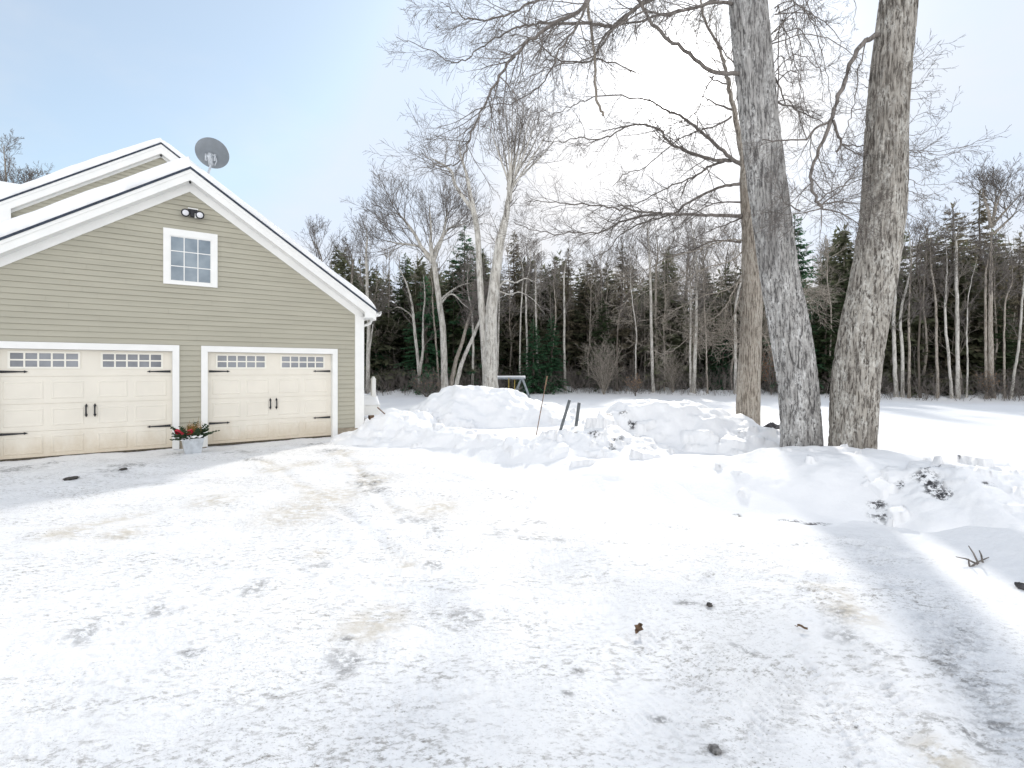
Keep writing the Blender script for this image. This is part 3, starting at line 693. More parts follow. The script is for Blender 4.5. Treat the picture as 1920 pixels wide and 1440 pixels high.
# gable window
wf = MB(); a0, a1, b0, b1 = -.82, .19, 3.585, 4.79
wf.box((a0, -.05, b0), (a0 + .12, 0, b1)); wf.box((a1 - .12, -.05, b0), (a1, 0, b1)); wf.box((a0 + .12, -.05, b1 - .15), (a1 - .12, 0, b1)); wf.box((a0 + .12, -.06, b0), (a1 - .12, 0, b0 + .075))
win = wf.build('window', M['white'], gar)
sf = MB(); p0, p1, q0, q1 = a0 + .12, a1 - .12, b0 + .075, b1 - .15
for k in range(4): c = p0 + (p1 - p0) * k / 3; sf.box((c - (.009 if 0 < k < 3 else -.0 if k == 0 else .018), -.036, q0), (c + (.009 if 0 < k < 3 else .018 if k == 0 else 0), -.024, q1))
for k in range(4):
    z = q0 + (q1 - q0) * k / 3
    for j in range(3):
        c = p0 + (p1 - p0) * j / 3 + (.018 if j == 0 else .009); e = p0 + (p1 - p0) * (j + 1) / 3 - (.018 if j == 2 else .009)
        sf.box((c, -.0355, z - (.009 if 0 < k < 3 else 0 if k == 0 else .018)), (e, -.0245, z + (.009 if 0 < k < 3 else .018 if k == 0 else 0)))
sf.build('muntins', M['white'], win)
box_obj('pane', (p0, -.0295, q0), (p1, -.0265, q1), M['glass'], win)
# twin flood lamp
fl = MB(); fl.box((-.37, -.06, 5.20), (-.20, -.0, 5.27)); fl.box((-.33, -.13, 5.10), (-.255, -.02, 5.215)); fl = fl.build('floodlight', M['iron'], gar)
box_obj('mounting_plate', (-.375, -.055, 5.275), (-.185, -.0, 5.30), M['white'], fl)
box_obj('sensor', (-.25, -.13, 5.085), (-.215, -.05, 5.17), M['white'], fl)
for x, z in ((-.42, 5.155), (-.155, 5.15)):
    l = MB(); l.tube([(x, -.05, z + .03), (x, -.10, z + .01), (x - .002, -.17, z - .01)], [0.05, 0.078, 0.086], 20); l = l.build('lamp', M['iron'], fl, True)
    MB().tube([(x - .002, -.168, z - .01), (x - .002, -.178, z - .012)], [.062, .058], 20).build('bulb', M['bulb'], l, True)
MB().tube([(RA, -.20, RV - .33), (RA, -.20, RV - .27)], .02, 8).build('soffit_hook', M['iron'], gar)

# satellite dish on the garage roof
c = FW(0.06, 0.0, 6.60)
sdish = thing('satellite_dish', 'grey satellite dish on a curved arm at the garage roof ridge', 'satellite dish', FW(-0.02, 0.1, 5.9))
def W2(o, p): return np.asarray(p, float) - np.array(o.location)
to = np.array([-0.16, 0.80, 0.52]); to /= np.linalg.norm(to)          # the bowl opens to the far sky, its back faces the drive
e1 = np.cross(to, [0, 0, 1]); e1 /= np.linalg.norm(e1); e2 = np.cross(e1, to)
V = []
for r in np.linspace(0.001, 1, 14):
    V.append([c + to * (0.11 * r * r) + 0.352 * r * (math.cos(t) * e1 + 0.94 * math.sin(t) * e2) for t in np.linspace(0, 2 * math.pi, 49)])
V = np.array(V) - np.array(sdish.location)
Vb = V - to * 0.012
mb = MB(); mb.grid(V); mb.grid(Vb[::-1]); mb.grid(np.stack([Vb[-1], V[-1]])); mb.build('dish', M['dish'], sdish, True)
base = FW(-0.03, 0.1, 5.86); k0 = c - to * 0.10 - e2 * 0.12
arm = [base, base + np.array([0, 0, .12]), base + (k0 - base) * 0.45 + np.array([0.02, 0, .06]), k0 - e2 * .08, k0]
mb = MB(); mb.tube([W2(sdish, p) for p in arm], 0.024, 10); mb.build('mast', M['galv'], sdish, True)
mb = MB(); mb.tube([W2(sdish, k0 - e2 * .1), W2(sdish, k0 + e2 * .12)], 0.05, 10); mb.tube([W2(sdish, k0), W2(sdish, c)], 0.06, 10)
for s in (-1, 1): mb.tube([W2(sdish, c + s * e1 * .09 - to * .012), W2(sdish, k0 + s * e1 * .09)], 0.026, 8)
mb.tube([W2(sdish, k0 + e1 * s_ + e2 * t_) for s_, t_ in ((.07, -.1), (.13, 0), (.12, .1), (.06, .13))], .011, 6)
mb.build('bracket', M['galv'], sdish, True)

# house wing behind
hou = thing('house', 'taller sage green house gable rising behind the garage roof', 'house', FO, FR)
HA, HV, HS, HW = -0.84, 8.48, 0.70, 3.62
h0, h1 = HA - HW, HA + HW; YB = 5.0
m_ = MB(); siding(m_, 2.6, HV - .42, 0.1135, lambda v: (max(h0 + .35, HA - (HV - .31 - v) / HS), min(h1 - .35, HA + (HV - .31 - v) / HS)), [], YB + .22); m_.build('wall', M['siding'], hou)
m_ = MB(); m_.box((h0 + .35, YB + 3.1, -.2), (h1 - .35, YB + 9, 6.0)); m_.prism([(h0 + .35, 2.5), (h1 - .35, 2.5), (h1 - .35, 5.9), (HA, HV - .3), (h0 + .35, 5.9), (h0 + .35, 5.9)], YB + .221, YB + .45)
m_.build('sheathing', M['siding'], hou)
m_ = MB(); rake(m_, HA, HV, HS, h0 - .03, h1 + .03, 0, .05, YB - .03, YB + 9.4); m_.build('roof', M['shingle'], hou)
m_ = MB(); rake(m_, HA, HV, HS, h0, h1, .052, .13, YB - .015, YB + .03); rake(m_, HA, HV, HS, h0, h1, .13, .32, YB, YB + .03); m_.build('rake_board', M['white'], hou)
m_ = MB(); rake(m_, HA, HV, HS, h0, h1, .29, .31, YB + .031, YB + .22); m_.build('soffit', M['white'], hou)
m_ = MB(); rake(m_, HA, HV, HS, h0 + .3, h1 - .3, .311, .37, YB + .18, YB + .22); m_.build('frieze_board', M['white'], hou)
m_ = MB(); m_.box((h0 + .003, YB + .002, 5.50), (h0 + .42, YB + 9, 5.53)); m_.box((h0 + .003, YB + .03, 5.53), (h0 + .03, YB + 9, 5.88)); m_.prism([(h0 + .003, 5.53), (h0 + .42, 5.53), (h0 + .42, 5.95), (h0 + .003, 5.75)], YB + .002, YB + .03); m_.build('eave_box', M['white'], hou)
m_ = MB(); m_.box((h0 + .34, YB + .17, 2.6), (h0 + .55, YB + .22, 5.5)); m_.build('corner_board', M['white'], hou)
MB().tube([(HA, YB + .12, HV - .37), (HA, YB + .12, HV - .29)], .025, 8).build('soffit_hook', M['iron'], hou)
m_ = MB()                                # main block with its ridge along the front
m_.box((-16, 10.5, -.2), (-4.5, 18, 6.2)); m_.build('main_block', M['siding'], hou)
m_ = MB(); m_.add([(-16.3, 10.1, 6.1), (-3.6, 10.1, 6.1), (-3.6, 14.2, 8.75), (-16.3, 14.2, 8.75), (-16.3, 18.3, 6.1), (-3.6, 18.3, 6.1)], [(0, 1, 2, 3), (3, 2, 5, 4)]); m_.build('back_roof', M['shingle'], hou)
sheet('roof_snow', 'snow', None, None, HA, HV, HS, h0 - .02, h1 + .02, YB - .025, YB + 9.3, 0.27, 0.22, 'snow layer on the higher house gable behind the garage', 13.0)
mb = MB(); yy = np.concatenate([np.linspace(10.1, 14.2, 30), np.linspace(14.3, 18.3, 12)]); ux = np.linspace(-16.3, -3.6, 60)
uu, vv = np.meshgrid(ux, yy); kk = np.minimum(np.minimum(vv - 10.1, 18.3 - vv), np.minimum(uu + 16.3, -3.6 - uu))
zz = 6.1 + (4.1 - np.abs(vv - 14.2)) / 4.1 * 2.65 + 0.02 + (0.30 + 0.05 * fbm(uu, vv, .5, 3, 2.)) * np.clip(1 - np.clip(1 - kk / .4, 0, 1) ** 2.2, 0, 1) ** .5
mb.grid(np.stack([uu, vv, zz], -1)); me = mb.mesh('roof_snow', True); me.attributes.new('dirt', 'FLOAT', 'POINT')
o = obj('roof_snow', me, M['snow']); o.location = FO; o.rotation_euler = (0, 0, FR); tag(o, 'snow on the far low roof at the left edge of the photo', 'snow')

# ------------------------------------------------------------------ planter between the doors
pp = G(361, 848, 0.0); pl = thing('planter', 'grey metal pot of fir sprigs, dry grass and a red bow between the garage doors', 'planter', (pp[0], pp[1], ground_z(pp[0], pp[1]) - .01))
r_ = random.Random(5)
def sqring(h, w): return [(-w, -w, h), (w, -w, h), (w, w, h), (-w, w, h)]
v = sqring(0, .125) + sqring(.27, .165) + sqring(.27, .15) + sqring(.2, .145)
mb = MB(); mb.add(v, [(a + i, a + (i + 1) % 4, a + 4 + (i + 1) % 4, a + 4 + i) for a in (0, 4, 8) for i in range(4)] + [(8, 9, 10, 11)])
mb.box((-.172, -.172, .262), (.172, -.165, .29)); mb.box((-.172, .165, .262), (.172, .172, .29)); mb.box((-.172, -.165, .262), (-.165, .165, .29)); mb.box((.165, -.165, .262), (.172, .165, .29))
pl.scale = (1.12, 1.12, 1.12); pot = mb.build('pot', M['galv'], pl); pot.rotation_euler = (0, 0, FR + .05)
mb = MB(); mb.box((-.15, -.15, .2), (.15, .15, .285)); so = mb.build('soil', M['soil'], pot)
def sprig(mb, p, d, L, rr):
    d = np.array(d, float); d /= np.linalg.norm(d); pts = [np.array(p, float)]
    for i in range(7): d = d + np.array([0, 0, -.055]); d /= np.linalg.norm(d); pts.append(pts[-1] + d * L / 7)
    pts = np.array(pts); mb.tube(pts, np.linspace(.006, .003, 8), 5)
    for t in np.linspace(.12, 1, 16):
        q = pts[int(t * 7)] ; e = np.cross(d, [0, 0, 1]); e /= np.linalg.norm(e) + 1e-6
        for s in (-1, 1):
            k = d * .7 + e * s * rr.uniform(.5, .9) + np.array([0, 0, rr.uniform(-.2, .4)]); k /= np.linalg.norm(k); l = rr.uniform(.05, .10) * (1.25 - t * .6)
            mb.tube([q, q + k * l * .6, q + k * l], [.004, .012, .003], 4)
for i in range(30):
    mb = MB(); a = r_.uniform(0, 2 * math.pi) if i > 9 else (0.3 + i * .17 if i % 2 else math.pi - .2 - i * .17) + FR * .6
    sprig(mb, (math.cos(a) * .09, math.sin(a) * .09 - .02, .27), (math.cos(a), math.sin(a), r_.uniform(.35, 1.6)), r_.uniform(.20, .36), r_)
    mb.build('fir_sprig', M['fir'], pl)
mb = MB()
for i in range(170):
    a, q = r_.uniform(0, 6.28), r_.uniform(0, .09); b = np.array([math.cos(a) * q, math.sin(a) * q, .27]); h = r_.uniform(.14, .30)
    t = b + np.array([math.cos(a) * q * .8 + r_.uniform(-.03, .03), math.sin(a) * q * .8, h]); mb.tube([b, (b + t) / 2 + np.array([r_.uniform(-.01, .01), 0, 0]), t], [.003, .003, .001], 3)
for i in range(9):
    b = np.array([r_.uniform(-.1, .1), r_.uniform(-.08, .08), .27]); t = b + np.array([r_.uniform(-.09, .11), r_.uniform(-.05, .05), r_.uniform(.30, .42)]); mb.tube([b, t], [.003, .0015], 3)
mb.build('dry_grass', M['straw'], pl)
for k in (-1, 1):
    mb = MB(); mb.tube([(k * .085 + .02, -.03, .24), (k * .12 + .02, -.02, .55 if k > 0 else .48)], [.016, .013], 10); mb.build('birch_stick', M['log'], pl)
mb = MB(); fx, fy = -.08, -.14
for s in (-1, 1):                        # bow: two loops and two tails
    L = [(0, 0, 0), (s * .05, -.02, .04), (s * .09, -.02, .05), (s * .095, -.0, .015), (s * .05, 0, -.005), (0, 0, 0)]
    A = np.array(L) * 1.6 + np.array([fx, fy, .36]); B = A + np.array([0, .06, .03]); mb.grid(np.stack([A, B]))
    A = np.array([(0, 0, 0), (s * .03, -.015, -.04), (s * .055, -.02, -.10)]) + np.array([fx, fy, .36]); mb.grid(np.stack([A, A + np.array([.035, 0, .01])]))
mb.tube([(fx - .02, fy - .01, .355), (fx + .02, fy - .01, .375)], .018, 8); mb.build('ribbon', M['red'], pl)
mb = MB()
for i in range(24):
    a = r_.uniform(0, 6.28); q = r_.uniform(.03, .18); p = np.array([math.cos(a) * q, math.sin(a) * q - .07, r_.uniform(.285, .34)]); s = r_.uniform(.03, .06)
    mb.tube([p + np.array([-s, 0, -.01]), p, p + np.array([s, 0, .01])], [s * .2, s * .6, s * .2], 7)
me = mb.mesh('snow_dusting', True); me.attributes.new('dirt', 'FLOAT', 'POINT'); obj('snow_dusting', me, M['snow'], pl)['kind'] = 'stuff'

# ------------------------------------------------------------------ deck behind the garage corner
dk = P(712, 772, 15.5); dk = thing('deck', 'corner of a snow covered white deck with one post beyond the garage', 'deck', (dk[0], dk[1], 0), FR)
mb = MB(); mb.box((-3.2, -.0, .33), (.0, .04, .64)); mb.box((-.04, .04, .33), (.0, 3.0, .64)); mb.box((-3.2, .04, .56), (-.04, 3.0, .62)); mb.build('rim_board', M['white'], dk)
mb = MB(); mb.box((-.22, .06, .64), (-.10, .18, 1.42)); mb.prism([(-.23, 1.42), (-.09, 1.42), (-.16, 1.52), (-.16, 1.52)], .05, .19); mb.build('rail_post', M['white'], dk)
mb = MB(); mb.box((-.30, .05, -.3), (-.16, .19, .33)); mb.build('support_post', M['wood_brown'], dk)
mb = MB(); ux = np.linspace(-3.2, .03, 40); vy = np.linspace(-.03, 3.0, 30); uu, vv = np.meshgrid(ux, vy); kk = np.minimum(np.minimum(vv + .03, 3 - vv), .03 - uu)
mb.grid(np.stack([uu, vv, .645 + (.30 + .05 * fbm(uu, vv, 1.1, 3, 7.)) * np.clip(1 - np.clip(1 - kk / .16, 0, 1) ** 2.2, 0, 1) ** .5], -1)); me = mb.mesh('deck_snow', True); me.attributes.new('dirt', 'FLOAT', 'POINT')
o = obj('deck_snow', me, M['snow']); o.location = dk.location; o.rotation_euler = dk.rotation_euler; tag(o, 'pillow of snow lying on the deck beside its white post', 'snow')
p = P(655, 763, 13.9)
mb = MB(); a, b = P(660, 763, 16.4), P(704, 763, 15.9); mb.tube([a, (a + b) / 2 - np.array([0, 0, .03]), b], .06, 12); o = mb.build('drain_pipe', M['steel'], None, True); tag(o, 'short dark grey drain pipe lying in snow under the deck', 'pipe')

# ------------------------------------------------------------------ stakes, pipes, swing set, loose things
def stick(name, label, cat, a, b, r0, r1, m, group=None):
    n = 7; t = np.linspace(0, 1, n)[:, None]; pts = a + (b - a) * t; mb = MB(); mb.tube(pts - a, np.linspace(r0, r1, n), 12)
    o = mb.build(name, m, None, True); o.location = a; return tag(o, label, cat, group)
def sink(px, py, px2, py2, Y, m=.35):   # a stick's foot pushed into the snow under the pixel
    a, b = P(px, py, Y), P(px2, py2, Y); d = (b - a) / np.linalg.norm(b - a); return a - d * m, b
stick('metal_pipe', 'dark pipe stuck in the snow, the left and more tilted of two', 'pipe', *sink(1052, 803, 1068, 750, 10.2), .03, .03, M['steel'], 'leaning pipes in the snow')
stick('metal_pipe', 'dark pipe stuck in the snow, the right and more upright of two', 'pipe', *sink(1080, 800, 1086, 755, 10.2), .033, .033, M['steel'], 'leaning pipes in the snow')
st = thing('marker_stake', 'thin leaning driveway marker stake left of the two dark pipes', 'stake', P(1007, 808, 10.9))
a, b = sink(1008, 802, 1026, 705, 10.9); t = np.linspace(0, 1, 6)[:, None]; L = np.array(st.location)
MB().tube(a + (b - a) * t * .8 - L, .011, 8).build('shaft', M['stake'], st, True); MB().tube(a + (b - a) * (.8 + t * .2) - L, .016, 8).build('tip', M['wood_brown'], st, True)
stick('wood_lath', 'thin brown stick lying at the tip of the corner snow bank', 'stick', P(708, 764, 12.5), P(727, 781, 12.2), .016, .014, M['stake'])

sw = thing('swing_set', 'snow capped wooden A frame swing set in the field behind the tallest snow heap', 'swing set', (*P(955, 740, 31)[:2], 0))
L0 = np.array(sw.location); Ys = 31
A, B = P(922, 709, 31.5), P(984, 709, 29.5)
MB().tube([A - L0, B - L0], .075, 8).build('beam', M['swingwood'], sw, True)
mb = MB(); t = np.linspace(0, 1, 12)[:, None]; mb.tube(A + (B - A) * t + np.array([0, 0, .085]) - L0, .065, 8); me = mb.mesh('beam_snow', True); me.attributes.new('dirt', 'FLOAT', 'POINT'); obj('beam_snow', me, M['snow'], sw)
for top, feet in ((A + (B - A) * .12, ((912, 742), (938, 745))), (A + (B - A) * .92, ((962, 742), (996, 750)))):
    for k, f in enumerate(feet):
        MB().tube([top - L0 + np.array([0, 0, .05]), P(f[0], f[1] + 4, 30.5 if k else 31.5) - L0], .065, 8).build('leg', M['swingwood'], sw, True)
m0 = A + (B - A) * .62
for s in (-.18, .18):
    MB().tube([m0 + np.array([s, 0, 0]) - L0, m0 + np.array([s, 0, -.85]) - L0], .022, 6).build('swing_rope', M['yellow'], sw)
mb = MB(); q = m0 - L0; mb.box((q[0] - .24, q[1] - .1, q[2] - .90), (q[0] + .24, q[1] + .1, q[2] - .84)); mb.build('swing_seat', M['yellow'], sw)

def rock(name, label, cat, p, sx, sy, sz, m, seed, group=None, cap=False):
    th = np.linspace(0, 2 * np.pi, 25); ph = np.linspace(-np.pi / 2, np.pi / 2, 15)
    T, F = np.meshgrid(th, ph); d = np.stack([np.cos(F) * np.cos(T), np.cos(F) * np.sin(T), np.sin(F)], -1)
    n = 1 + .45 * perlin(d[..., 0] * 1.6 + seed, d[..., 1] * 1.6, d[..., 2] * 1.6 + .1) + .25 * perlin(d[..., 0] * 4 + seed, d[..., 1] * 4, d[..., 2] * 4 + .1)
    V = d * n[..., None] * np.array([sx, sy, sz]); mb = MB(); mb.grid(V); o = mb.build(name, m, None, True); o.location = p
    return tag(o, label, cat, group)
q = P(1449, 799, 12.2); q[2] = float(ground_z(q[0], q[1])) + .08; rock('boulder', 'dark rounded stone showing in the snow between two large trunks', 'boulder', q, .17, .15, .11, M['stone'], 3.)
mb = MB(); q2 = q + np.array([.02, -.02, .085]); th = np.linspace(0, 2 * np.pi, 17)
q = G(1915, 1091, .06); q[2] = float(ground_z(q[0], q[1])) + .02; rock('boulder', 'dark stone half cut off by the right edge of the photo', 'boulder', q, .032, .04, .022, M['stone'], 9.)
q = G(1340, 1409); q[2] = float(ground_z(q[0], q[1])) + .01; rock('dirt_clod', 'grey crumbled clod of dirty snow low in the driveway', 'clod', q, .024, .030, .008, M['grit'], 12., 'clods on the driveway')
q = G(134, 901); q[2] = float(ground_z(q[0], q[1])) + .008; rock('dirt_clod', 'dark clod on the snow in front of the left garage door', 'clod', q, .08, .10, .025, M['soil'], 15., 'clods on the driveway')
q = G(231, 882); q[2] = float(ground_z(q[0], q[1])) + .006; rock('dirt_clod', 'small black clod among the dirt streaks before the left garage door', 'clod', q, .05, .07, .018, M['soil'], 18., 'clods on the driveway')
q = G(1330, 1134); q[2] = float(ground_z(q[0], q[1])) + .01; rock('dirt_clod', 'tiny black clod near the middle of the driveway', 'clod', q, .02, .02, .014, M['soil'], 21., 'clods on the driveway')
q = G(868, 1158); q[2] = float(ground_z(q[0], q[1])); 
# dead leaf
q = G(1196, 1184); q[2] = float(ground_z(q[0], q[1])) + .012
def leaf(label, q, s, rz):
    u = np.linspace(-1, 1, 9); v = np.linspace(-1, 1, 7); U, V_ = np.meshgrid(u, v)
    w = np.clip(1 - np.abs(U) ** 1.8, 0.02, 1) * (.55 + .25 * np.cos(U * 9)); X, Y = U * s, V_ * w * s * .8
    Z = .35 * s * V_ ** 2 + .25 * s * np.sin(U * 2.3); mb = MB(); mb.grid(np.stack([X, Y, Z + .2 * s], -1)); mb.grid(np.stack([X, Y, Z + .2 * s + .002], -1)[::-1])
    mb.tube([(s * .9, 0, .3 * s), (s * 1.5, .1 * s, .5 * s)], .0025, 4); o = mb.build('dead_leaf', M['leaf'], None); o.location = q; o.rotation_euler = (.2, .1, rz); tag(o, label, 'leaf', 'dead leaves on the driveway')
leaf('curled brown dead leaf in the middle of the driveway', q, .05, 1.0)
q = G(1505, 1181); q[2] = float(ground_z(q[0], q[1])) + .01; leaf('small dark dead leaf on the driveway toward the right', q, .03, 2.6)
q = G(1838, 1038, .12); q[2] = float(ground_z(q[0], q[1])) + .0
fb = MB(); 
for a, b in (((-.14, -.02, .0), (.17, .10, .06)), ((.02, .04, .03), (-.03, .08, .17)), ((.0, .03, .03), (-.16, .06, .08)), ((.08, .06, .04), (.14, .16, .1)), ((-.1, 0, 0), (-.12, -.02, .09))):
    fb.tube([np.array(a) * .9, (np.array(a) + np.array(b)) / 2 + .008, b], [.009, .007, .004], 6)
o = fb.build('fallen_twig', M['twig'], None, True); o.location = q + np.array([0, 0, -.012]); tag(o, 'forked twig lying in the snow near the right edge', 'twig')
# ------------------------------------------------------------------ trees
def unit(v): return v / (math.sqrt(v[0] * v[0] + v[1] * v[1] + v[2] * v[2]) + 1e-9)
def turn(d, ang, az):                    # d tilted by ang toward azimuth az round itself
    r = np.array([0.2, 0.1, 1.0]) if abs(d[2]) < 0.85 else np.array([1.0, 0.2, 0.1])
    a = unit(np.array([d[1] * r[2] - d[2] * r[1], d[2] * r[0] - d[0] * r[2], d[0] * r[1] - d[1] * r[0]]))
    b = np.array([d[1] * a[2] - d[2] * a[1], d[2] * a[0] - d[0] * a[2], d[0] * a[1] - d[1] * a[0]])
    return unit(d * math.cos(ang) + math.sin(ang) * (a * math.cos(az) + b * math.sin(az)))

def grow(mb, rg_, p, d, L, r, lvl, kids=(5, 4), up=0.05, wob=0.14, sides=(6, 5, 4, 3), ratio=0.55, spread=(0.5, 1.0), seg=None, t0=0.15, tip=0.22, rmin=0.0):
    n = max(4, int(L / (seg or max(0.10, L / 7)))); n = min(n, 14)
    d = unit(np.array(d, float)); nz = rg_.normal(size=(n, 3)) * wob; nz[:, 2] += up
    D = d + np.cumsum(nz, 0); D /= np.linalg.norm(D, axis=1)[:, None]
    pts = np.concatenate([[p], p + np.cumsum(D, 0) * (L / n)]); rad = np.maximum(r * (1 - (1 - tip) * np.linspace(0, 1, n + 1) ** 0.9), rmin)
    mb.twig(pts, rad, sides[min(lvl, len(sides) - 1)])
    if lvl < len(kids):
        k = kids[lvl]; az = rg_.uniform(0, 6.28)
        for j in range(k):
            t = t0 + (1 - t0) * (j + rg_.uniform(.1, .9)) / k; f = t * n; i = min(int(f), n - 1)
            q = pts[i] + (pts[i + 1] - pts[i]) * (f - i); td = unit(pts[i + 1] - pts[i])
            az += 2.4 + rg_.normal() * .5
            grow(mb, rg_, q, turn(td, rg_.uniform(*spread), az), L * ratio * (1.15 - 0.65 * t) * rg_.uniform(.7, 1.25), max(rmin, r * (1 - .7 * t) * .62), lvl + 1, kids, up, wob, sides, ratio, spread, seg, .12, tip, rmin)

def smooth(pts, n):                      # Catmull-Rom through the points
    pts = np.asarray(pts, float); p = np.concatenate([[2 * pts[0] - pts[1]], pts, [2 * pts[-1] - pts[-2]]])
    m = len(pts) - 1; s = np.linspace(0, m - 1e-6, n); i = s.astype(int); t = (s - i)[:, None]
    a, b, c, d = p[i], p[i + 1], p[i + 2], p[i + 3]
    return 0.5 * (2 * b + (c - a) * t + (2 * a - 5 * b + 4 * c - d) * t ** 2 + (3 * b - a - 3 * c + d) * t ** 3)

def limb(mb, rg_, pix, Y, r0, r1, twigs=10, tl=0.9, kids=(6, 5), up=0.0, jit=0.018, origin=None, sides=8, t0=0.1, spread=(.45, 1.05), rmin=0.0020):
    Ys = np.interp(np.linspace(0, 1, len(pix)), np.linspace(0, 1, len(Y)), Y)
    W = np.array([P(a, b, y) for (a, b), y in zip(pix, Ys)]) - (0 if origin is None else origin)
    L = np.sum(np.linalg.norm(np.diff(W, axis=0), axis=1)); n = max(8, int(L / .10))
    q = smooth(W, n); q[1:-1] += rg_.normal(size=(n - 2, 3)) * jit * np.linspace(.4, 1, n - 2)[:, None]
    rad = .85 * (r0 + (r1 - r0) * np.linspace(0, 1, n) ** .55)
    mb.tube(q, rad, sides, cap=True)
    for j in range(int(twigs * 1.12)):
        t = t0 + (1 - t0) * (j + rg_.uniform(0, 1)) / int(twigs * 1.12); i = min(int(t * (n - 1)), n - 2); td = unit(q[i + 1] - q[i])
        d = turn(td, rg_.uniform(*spread), rg_.uniform(0, 6.28)); d = unit(d * np.array([1, .75, 1]))
        grow(mb, rg_, q[i], d, tl * rg_.uniform(.5, 1.3) * (1.1 - .45 * t), min(rad[i] * .55, .003 + .0075 * tl), 0, kids, up, .11, (5, 4, 3), .58, (.4, .95), None, .12, .22, rmin)
    return q

def furrowed(pix, Y, widths, extend, seed, sides=120, amp=0.038, flare=0.0):   # a big trunk: its bark ridges are modelled
    W = np.array([P(a, b, Y) for a, b in pix]); R = np.array(widths) / 2 * Y / FPX
    d = unit(W[-1] - W[-2]); W = np.concatenate([W, [W[-1] + d * extend]]); R = np.append(R, R[-1] * .8)
    d0 = unit(W[0] - W[1]); W = np.concatenate([[W[0] + d0 * .55], W]); R = np.concatenate([[R[0] * (1 + flare)], R])
    L = np.sum(np.linalg.norm(np.diff(W, axis=0), axis=1)); n = int(L / 0.028)
    q = smooth(W, n); s = np.linspace(0, len(R) - 1, n); rad = np.interp(s, np.arange(len(R)), R)
    ln = np.linspace(0, L, n); th = np.linspace(0, 2 * np.pi, sides, endpoint=False)
    t = np.gradient(q, axis=0); t /= np.linalg.norm(t, axis=1)[:, None]
    a = np.cross(t, [0, 1, 0]); a /= np.linalg.norm(a, axis=1)[:, None]; b = np.cross(t, a)
    TT, LL = np.meshgrid(th, ln); RR = rad[:, None]
    cx, cy = np.cos(TT), np.sin(TT); k = 5.2
    ridge = np.abs(perlin(cx * k + seed + .25 * perlin(cx * 2, cy * 2, LL * 1.5), cy * k, LL * 2.2)) + .6 * np.abs(perlin(cx * k * 2.2 + seed, cy * k * 2.2, LL * 5.5 + 5))
    big = perlin(cx * 1.0 + seed, cy * 1.0, LL * .7 + 3)
    r = RR * (1 + .055 * big) + amp * (np.clip(ridge * 2.0, 0, 1) - .55)
    V = q[:, None, :] + r[..., None] * (cx[..., None] * a[:, None, :] + cy[..., None] * b[:, None, :])
    V = np.concatenate([V, V[:, :1]], 1)
    return V, q, rad
def ftrunk(par, V, m):
    mb = MB(); mb.grid(V - np.array(par.location)); o = mb.build('trunk', m, par, True); return o
def tree_at(label, x, y, group=None, name='bare_tree'):
    return thing(name, label, 'tree', (x, y, float(ground_z(np.array([x]), np.array([y]))[0])), 0, group)
Z8 = lambda *p: [(700 + a / 2.743, b / 2.743) for a, b in p]       # from an enlarged crop back to the photo's pixels

# --- the three large trunks
r1 = np.random.default_rng(101)
b = P(1507, 850, 8.4); H1 = tree_at('large grey furrowed trunk leaning left, the middle of the three large trunks', b[0], b[1])
V, q, rr = furrowed([(1504, 858), (1497, 740), (1481, 620), (1463, 525), (1443, 380), (1421, 200), (1402, 0), (1392, -120)], 8.4, [70, 66, 65, 63, 62, 61, 62, 56], 4.5, 11.0, flare=.04)
ftrunk(H1, V, M['bark_grey']); o1 = np.array(H1.location)
mb = MB()
def lim(mb, pix, Y, r0, r1_, tw, tl, **k): return limb(mb, r1, pix, Y, r0, r1_, tw, tl, origin=o1, **k)
lim(mb, [(1425, 141)] + Z8((1860, 380), (1750, 372), (1650, 300), (1540, 220), (1440, 130), (1400, 60), (1330, -60)), [8.4, 8.0], .050, .026, 12, .7)
lim(mb, [(1392, -150), (1330, -180), (1220, -140), (1120, -30)] + Z8((1060, 50), (900, 140), (760, 250), (680, 340), (600, 480), (540, 600), (490, 740), (430, 840), (320, 850), (240, 770)), [8.4, 7.6, 7.2, 7.4], .068, .006, 34, 1.0, t0=.3)
lim(mb, [(1400, -60), (1300, -30), (1200, 10)] + Z8((1250, 130), (1100, 122), (920, 115), (820, 125), (700, 155), (560, 240), (420, 325), (300, 260), (120, 190)), [8.4, 8.8, 9.0], .06, .006, 26, .9)
lim(mb, [(1120, -30)] + Z8((1080, 60), (1040, 140), (960, 260), (920, 350), (850, 460), (730, 520), (580, 555), (520, 640)), [7.3, 7.9], .03, .006, 20, .9)
lim(mb, Z8((1950, -300), (1500, -60), (1300, 80), (1180, 200), (1120, 310), (960, 310), (800, 200), (700, 180)), [8.4, 9.5], .05, .007, 22, .9)
lim(mb, Z8((1900, -200), (1200, -120), (900, -20), (640, 90), (480, 90), (340, 10)), [8.4, 8.0], .05, .005, 26, .9, t0=.35)
lim(mb, Z8((1880, -60), (1700, 20), (1560, 60), (1400, 100), (1250, 140), (1120, 300), (980, 330), (820, 355)), [8.4, 9.2], .045, .006, 22, .8)
lim(mb, Z8((1860, 20), (1780, 15), (1640, 40), (1500, 80), (1380, 60), (1230, 160), (1160, 220), (1050, 200)), [8.4, 7.6], .04, .006, 22, .8)
lim(mb, Z8((1140, 300), (1250, 330), (1380, 390), (1460, 390)), [9, 9.0], .018, .008, 6, .5)
